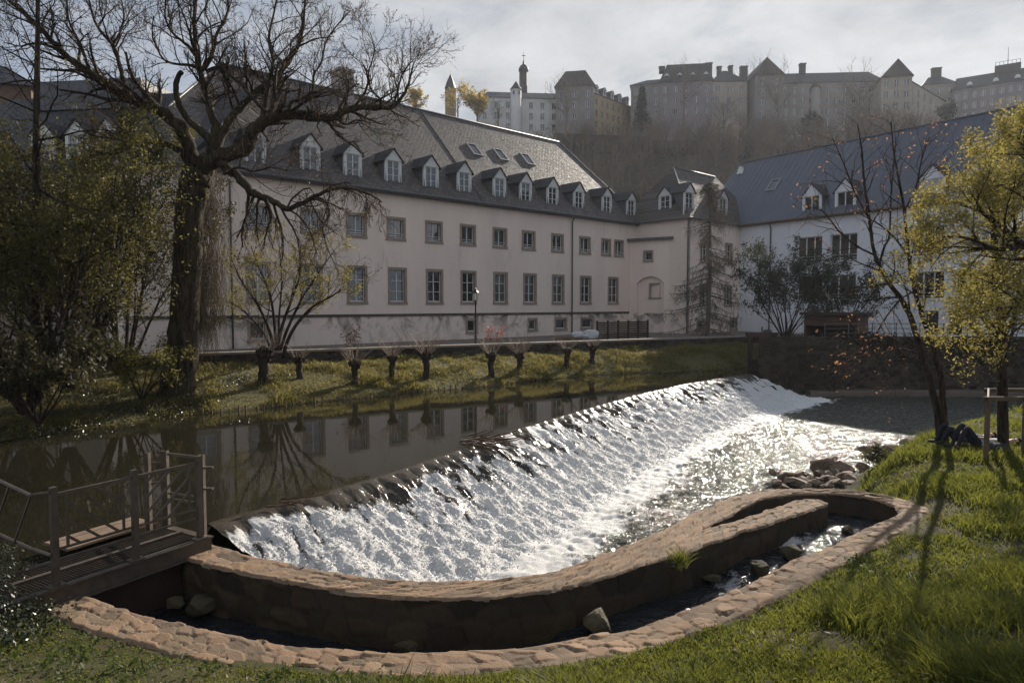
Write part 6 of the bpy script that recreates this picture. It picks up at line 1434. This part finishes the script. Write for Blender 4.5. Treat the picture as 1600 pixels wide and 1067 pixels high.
# wrapped bags on pallets
def bag(px, Y, w, h, label, seed):
    p = Py(px, 530, Y); bm = bmesh.new(); bmesh.ops.create_cube(bm, size=1); bmesh.ops.subdivide_edges(bm, edges=bm.edges, cuts=9, use_grid_fill=True)
    for v in bm.verts:
        c = v.co; q = Vector((abs(c.x) * 2, abs(c.y) * 2, abs(c.z) * 2)); k = (q.x ** 3 + q.y ** 3 + q.z ** 3) ** (1 / 3); c *= 1.06 / max(k, .01) * .5 / .5
        n_ = fbm(np.array([c.x * 4 + seed]), np.array([c.y * 4 + c.z * 5]), 4, seed)[0] - .5; c *= 1 + .5 * n_; c.x *= w; c.y *= w * .9; c.z *= h; c.z += h * .5
    me = bpy.data.meshes.new('wrapped_bag'); bm.to_mesh(me); bm.free(); me.materials.append(MT['bag']); me.polygons.foreach_set('use_smooth', np.ones(len(me.polygons), bool))
    o = link(bpy.data.objects.new('wrapped_bag', me)); o.location = (p[0], p[1], 1.27); o.rotation_euler = (.05, -.04, seed); tag(o, label, 'bag'); return p
MT['bag'] = M('white_plastic_wrap', (.66, .67, .70), (.52, .53, .56), 5, .45, .5, 12, .05)
p = bag(923, 43, .85, .58, 'bulkier white wrapped bag at the end of the dark hedge screen', 3); bag(902, 43.3, .72, .46, 'lower white wrapped bag resting between basement window and bulkier bag', 5)
def pallet(px, Y, label):
    p = Py(px, 530, Y); m = MB()
    for i in range(7): m.box(-.6 + .18 * i, -.48 + .18 * i, -.5, .5, .25, .28)
    for yy in (-.5, -.05, .4): m.box(-.6, .62, yy, yy + .1, .0, .25)
    o = m.build('pallet', MT['wood']); o.location = (p[0], p[1], .985); tag(o, label, 'pallet')
pallet(921, 43, 'wooden pallet carrying the bulkier white bag'); pallet(903, 43.3, 'wooden pallet carrying the lower white bag')
m = MB(); p = Py(886, 530, 43)
for k in range(5): m.box(-.75, .7, -.45, .45, .0 + .09 * k, .07 + .09 * k)
o = m.build('board_stack', MT['wood']); o.location = (p[0], p[1], .985); o['label'] = 'flat stack of boards lying by the white wrapped bags'; o['category'] = 'board stack'
# dark screen / hedge
pa = Py(934, 520, 47); pb = Py(1013, 520, 50.5); fr_ = Frame(pa[:2], (pb - pa)[:2], .98); W_ = float(np.hypot(*(pb - pa)[:2]))
t = thing('slatted_screen', 'low dark slatted timber screen along the foot of the pink facade', 'screen', fr_.O, fr_.rz)
m = MB()
for k in range(9): m.box(0, W_, -.02, .01, .12 + .13 * k, .22 + .13 * k)
m.build('slats', MT['wood_dark'], t)
for k in range(6):
    m = MB(); m.box(W_ * k / 5 - .05, W_ * k / 5 + .05, .011, .11, 0, 1.36); m.build('post', MT['wood_dark'], t)
# brown shed and railing above the river wall
pa = Py(1256, 520, 41.5); pb = Py(1338, 520, 39.5); fr_ = Frame(pa[:2], (pb - pa)[:2], .98); W_ = float(np.hypot(*(pb - pa)[:2]))
t = thing('timber_shed', 'open-fronted dark brown timber shed above the retaining wall', 'shed', fr_.O, fr_.rz)
MT['shed'] = M('red_brown_boards', (.085, .045, .028), (.05, .028, .02), 2, .8, .4, 20)
m = MB(); m.box(0, W_, 2.2, 2.3, 0, 1.85); m.box(0, .1, 0, 2.2, 0, 1.85); m.box(W_ - .1, W_, 0, 2.2, 0, 1.85); m.build('wall', MT['shed'], t)
m = MB(); m.box(-.2, W_ + .2, -.25, 2.5, 1.85, 2.0); m.build('roof', MT['wood_dark'], t); m = MB(); m.box(.1, W_ - .1, .05, .12, 1.2, 1.84); m.build('fascia', MT['shed'], t)
pa = (16.0, 34.9); pb = (24.5, 34.8); t = thing('wall_railing', 'thin metal railing along the top of the dark retaining wall', 'railing', (pa[0], pa[1], 1.0))
m = MB()
for k in range(8): m.box(8.5 * k / 7 - .02, 8.5 * k / 7 + .02, -.02, .02, 0, 1.5)
for zz_ in (1.45, 1.2, .95): m.box(-.02, 8.52, -.015, .015, zz_, zz_ + .03)
m.build('rails', MT['lead'], t)
# little wooden revetment stakes along the far bank
sm = MB(); sm.tube([(0, 0, -.3), (0, 0, .15)], [.035, .03], 6); sme = sm.mesh('bank_stake', MT['wood'])
Q, _ = resample(fb, step=.27); r_ = random.Random(5); ns_ = 0
for p in Q:
    if not (-9.8 < p[0] < 1.5) or ns_ >= 120: continue
    o = bpy.data.objects.new('bank_stake', sme); link(o); o.location = (p[0] + r_.uniform(-.04, .04), p[1] - .06 + r_.uniform(-.05, .05), r_.uniform(-.06, .05)); o.rotation_euler = (r_.uniform(-.15, .15), r_.uniform(-.15, .15), 0)
    tag(o, 'short wooden stake in the row holding the far bank edge', 'stake', 'revetment stakes along the far bank'); ns_ += 1
# ------------------------------------------------------------------ people lying on the grass
def person(name, label, base, yaw, top, trousers, seed, knees=.52, ground=0.0):
    """lying on the back, head towards +x local, knees drawn up"""
    J = {'pel': (0, 0, .12), 'spine': (.25, 0, .125), 'chest': (.46, 0, .14), 'neck': (.60, 0, .14), 'head0': (.68, 0, .15), 'head1': (.80, 0, .16), 'head2': (.87, 0, .17)}
    E = [('pel', 'spine'), ('spine', 'chest'), ('chest', 'neck'), ('neck', 'head0'), ('head0', 'head1'), ('head1', 'head2')]
    Rr = {'pel': .145, 'spine': .125, 'chest': .145, 'neck': .055, 'head0': .075, 'head1': .10, 'head2': .07}
    for s, nm in ((-1, 'l'), (1, 'r')):
        k = knees * (1 if s > 0 else .92)
        J.update({nm + 'hip': (-.06, .09 * s, .13), nm + 'th': (-.20, .10 * s, .13 + .45 * (k - .13)), nm + 'kn': (-.33, .11 * s, k), nm + 'ca': (-.43, .11 * s, k * .62), nm + 'an': (-.52, .11 * s, .09), nm + 'heel': (-.545, .11 * s, .045), nm + 'toe': (-.72, .12 * s, .055),
                  nm + 'sh': (.50, .17 * s, .14), nm + 'el': (.28, .27 * s, .09), nm + 'wr': (.12, .13 * s, .22), nm + 'ha': (.06, .06 * s, .255)})
        E += [('pel', nm + 'hip'), (nm + 'hip', nm + 'th'), (nm + 'th', nm + 'kn'), (nm + 'kn', nm + 'ca'), (nm + 'ca', nm + 'an'), (nm + 'an', nm + 'heel'), (nm + 'heel', nm + 'toe'), ('chest', nm + 'sh'), (nm + 'sh', nm + 'el'), (nm + 'el', nm + 'wr'), (nm + 'wr', nm + 'ha')]
        Rr.update({nm + 'hip': .10, nm + 'th': .085, nm + 'kn': .062, nm + 'ca': .058, nm + 'an': .04, nm + 'heel': .045, nm + 'toe': .035, nm + 'sh': .075, nm + 'el': .048, nm + 'wr': .034, nm + 'ha': .036})
        for f in range(5):
            a = nm + 'f%d' % f; b2 = nm + 'g%d' % f; l = (.06, .075, .08, .074, .06)[f]; sp = (-.05, -.028, -.006, .016, .036)[f]
            J[a] = (.06 + sp - .0, (.06 - .02) * s, .262); J[b2] = (.06 + sp * 1.3 - .012, (.06 - .02) * s - l * s, .262 - .02)
            E += [(nm + 'ha', a), (a, b2)]; Rr[a] = .011; Rr[b2] = .008
    names = list(J); idx = {n: i for i, n in enumerate(names)}
    me = bpy.data.meshes.new(name); me.from_pydata([J[n] for n in names], [(idx[a], idx[b]) for a, b in E], []); ob = bpy.data.objects.new(name, me); COL.objects.link(ob)
    sk = ob.modifiers.new('Skin', 'SKIN'); sk.use_smooth_shade = True
    for n in names: me.skin_vertices[0].data[idx[n]].radius = (Rr[n], Rr[n]); 
    me.skin_vertices[0].data[idx['pel']].use_root = True
    ss_ = ob.modifiers.new('Sub', 'SUBSURF'); ss_.levels = 2; ss_.render_levels = 2
    bpy.context.view_layer.update(); dg = bpy.context.evaluated_depsgraph_get(); m2 = bpy.data.meshes.new_from_object(ob.evaluated_get(dg)); bpy.data.objects.remove(ob)
    for mt in (MT['skin'], MT[top], MT[trousers], MT['shoe']): m2.materials.append(mt) if True else None
    m2.materials.clear()
    for mt in (MT['skin'], MT[top], MT[trousers], MT['shoe']): m2.materials.append(mt)
    P3 = np.array([J[a] for a, b in E]); Q3 = np.array([J[b] for a, b in E]); mi = []
    for pl in m2.polygons:
        c = np.array(pl.center); x, y, z = c
        if x > .585: k = 0
        elif x < -.5 and z < .1: k = 3
        elif x < -.03 : k = 2
        elif abs(y) > .0 and z > .235 and x < .16: k = 0
        else: k = 1
        mi.append(k)
    m2.polygons.foreach_set('material_index', mi); m2.polygons.foreach_set('use_smooth', np.ones(len(mi), bool))
    # features pressed into the face
    o = link(bpy.data.objects.new(name, m2)); o.location = (base[0], base[1], ground); o.rotation_euler = (0, 0, yaw); tag(o, label, 'person', 'people lying on the near bank')
    bm = bmesh.new(); bmesh.ops.create_uvsphere(bm, u_segments=16, v_segments=12, radius=.112)
    for v in list(bm.verts):
        if v.co.z > .035 and v.co.x < .04: bm.verts.remove(v)
    for v in bm.verts: v.co.x = v.co.x * 1.0 + .825; v.co.z += .16
    hm = bpy.data.meshes.new('hair'); bm.to_mesh(hm); bm.free(); hm.materials.append(MT['hair']); hm.polygons.foreach_set('use_smooth', np.ones(len(hm.polygons), bool)); link(bpy.data.objects.new('hair', hm), o)
    f = MB(); f.lathe([(.018, 0), (.012, .02), (.002, .03)], 6); n_ = f.build('nose', MT['skin'], o, True); n_.location = (.765, 0, .245); 
    f = MB()
    for s in (-1, 1): f.box(.79, .802, s * .035 - .012, s * .035 + .012, .246, .256)
    f.build('eyes', MT['hair'], o); f = MB(); f.box(.725, .733, -.022, .022, .236, .246); f.build('mouth', MT['lip'], o)
    return o
MT['skin'] = M('skin', (.48, .29, .21), (.42, .25, .18), 8, .6, 0); MT['lip'] = M('lips', (.35, .13, .11), None, 5, .5, 0); MT['hair'] = M('dark_hair', (.02, .014, .01), None, 20, .6, .3); MT['shoe'] = M('dark_shoe', (.03, .03, .033), None, 9, .7, .1)
MT['denim'] = M('dark_denim', (.025, .03, .045), (.018, .02, .03), 12, .9, .3, 60); MT['shirt_pale'] = M('pale_grey_shirt', (.45, .45, .48), (.36, .36, .39), 6, .9, .4, 20); MT['shirt_navy'] = M('navy_top', (.06, .065, .09), (.04, .045, .06), 6, .9, .4, 20)
def gz(p): return float(near_z(np.array([p[0]]), np.array([p[1]]))[0])
p1 = Pz(1529, 709, -.02); person('person', 'person lying on the grass with knees up, dark trousers and pale top', p1, R(-4), 'shirt_pale', 'denim', 1, .56, gz(p1) + .03)
p2 = Pz(1499, 700, -.02); person('person', 'person in navy top lying behind with shins raised next to the twin trunk', p2, R(5), 'shirt_navy', 'denim', 2, .46, gz(p2) + .03)
m = MB(); p = Pz(1560, 716, .02); 
bm = bmesh.new(); bmesh.ops.create_icosphere(bm, subdivisions=3, radius=.2)
for v in bm.verts: v.co.x *= 1.3; v.co.y *= .8; v.co.z = v.co.z * .8 + .12; v.co *= 1 + .12 * (fbm(np.array([v.co.x * 8]), np.array([v.co.y * 8 + v.co.z * 5]), 3, 3)[0] - .5)
me = bpy.data.meshes.new('backpack'); bm.to_mesh(me); bm.free(); me.materials.append(MT['denim']); o = link(bpy.data.objects.new('backpack', me)); o.location = (p[0], p[1], gz(p)); tag(o, 'dark backpack lying by the timber stakes next to the people', 'backpack')
# ------------------------------------------------------------------ light, sky, air
SUN_AZ, SUN_EL = R(28.5), R(25.5)
sd = bpy.data.lights.new('sun', 'SUN'); sd.energy = SUN_E; sd.angle = R(.5); sd.color = (1.0, .90, .77)
so = link(bpy.data.objects.new('sun', sd)); so.rotation_euler = (R(90) - SUN_EL, 0, math.pi - SUN_AZ)
w = bpy.data.worlds.new('World'); scene.world = w; w.use_nodes = True; nt = w.node_tree; nt.nodes.clear()
out = nt.nodes.new('ShaderNodeOutputWorld'); bg = N(nt, 'ShaderNodeBackground', Strength=SKY_S); lk(nt, bg.outputs[0], out.inputs['Surface'])
sky = N(nt, 'ShaderNodeTexSky', sky_type='NISHITA', sun_disc=False, sun_elevation=SUN_EL, sun_rotation=SUN_AZ, altitude=250, air_density=1.0, dust_density=.6, ozone_density=1.2)
tc = N(nt, 'ShaderNodeTexCoord').outputs['Generated']
sep = N(nt, 'ShaderNodeSeparateXYZ'); lk(nt, tc, sep.inputs[0])
# thin cloud sheet: project the direction on a flat layer
zz_ = math_(nt, 'MAXIMUM', math_(nt, 'ADD', sep.outputs['Z'], .12), .03)
cb = N(nt, 'ShaderNodeCombineXYZ'); lk(nt, math_(nt, 'DIVIDE', sep.outputs['X'], zz_), cb.inputs[0]); lk(nt, math_(nt, 'DIVIDE', sep.outputs['Y'], zz_), cb.inputs[1])
n1 = noise(nt, .62, 8, .6, cb.outputs[0], .5); n2 = noise(nt, 2.3, 6, .6, cb.outputs[0], .3)
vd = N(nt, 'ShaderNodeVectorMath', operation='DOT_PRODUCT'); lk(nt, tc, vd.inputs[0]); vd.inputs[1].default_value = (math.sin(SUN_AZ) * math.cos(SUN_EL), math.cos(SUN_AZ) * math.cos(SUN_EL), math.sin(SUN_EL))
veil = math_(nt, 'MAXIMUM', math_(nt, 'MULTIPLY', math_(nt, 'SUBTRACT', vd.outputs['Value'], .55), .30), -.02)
cl = ramp(nt, math_(nt, 'ADD', veil, math_(nt, 'ADD', math_(nt, 'MULTIPLY', n1, .7), math_(nt, 'MULTIPLY', n2, .3))), [(.42, (0, 0, 0)), (.62, (1, 1, 1))])
lum = N(nt, 'ShaderNodeRGBToBW'); lk(nt, sky.outputs[0], lum.inputs[0])
cc = N(nt, 'ShaderNodeCombineXYZ')
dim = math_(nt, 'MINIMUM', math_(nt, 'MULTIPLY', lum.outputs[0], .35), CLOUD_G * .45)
back = N(nt, 'ShaderNodeMapRange'); lk(nt, vd.outputs['Value'], back.inputs[0]); back.inputs[1].default_value = .35; back.inputs[2].default_value = -.7; back.inputs[3].default_value = 0; back.inputs[4].default_value = CLOUD_G * 1.3  # unseen clouds opposite the sun, given added brightness and warmth to light the facade
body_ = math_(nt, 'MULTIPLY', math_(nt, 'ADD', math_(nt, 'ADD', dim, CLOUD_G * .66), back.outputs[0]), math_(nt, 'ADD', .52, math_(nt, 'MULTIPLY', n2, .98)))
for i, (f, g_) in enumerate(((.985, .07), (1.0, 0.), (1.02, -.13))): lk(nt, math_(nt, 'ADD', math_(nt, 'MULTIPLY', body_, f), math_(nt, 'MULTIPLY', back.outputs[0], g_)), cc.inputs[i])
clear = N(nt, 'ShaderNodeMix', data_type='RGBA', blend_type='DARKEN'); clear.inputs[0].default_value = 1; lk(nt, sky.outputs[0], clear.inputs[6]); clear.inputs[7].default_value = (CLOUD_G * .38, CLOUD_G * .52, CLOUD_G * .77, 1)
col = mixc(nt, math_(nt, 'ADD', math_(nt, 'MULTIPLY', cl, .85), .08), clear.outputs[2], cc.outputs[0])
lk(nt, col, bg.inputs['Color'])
if HAZE > 0:
    m, nt, out = nodes_of('haze'); v = N(nt, 'ShaderNodeVolumePrincipled'); v.inputs['Color'].default_value = (.82, .88, .98, 1); v.inputs['Density'].default_value = HAZE; v.inputs['Anisotropy'].default_value = .4
    lk(nt, v.outputs[0], out.inputs['Volume'])
    mb = MB(); mb.box(-240, 320, -240, 440, -6, 92); o = mb.build('haze', m); tag(o, kind='stuff'); o['label'] = 'pale air haze filling the valley'; o['category'] = 'haze'
vs_ = scene.view_settings; vs_.view_transform = 'Standard'; vs_.look = 'None'; vs_.exposure = EXPO; vs_.gamma = 1
scene.render.engine = 'CYCLES'; cy = scene.cycles; cy.use_denoising = True; cy.denoising_prefilter = 'NONE'; cy.denoiser = 'OPENIMAGEDENOISE'; cy.max_bounces = 6; cy.diffuse_bounces = 3; cy.glossy_bounces = 3; cy.transmission_bounces = 3; cy.volume_bounces = 0; cy.transparent_max_bounces = 6
cy.sample_clamp_indirect = 6; cy.use_adaptive_sampling = True; cy.adaptive_threshold = .012; cy.caustics_reflective = False; cy.caustics_refractive = False
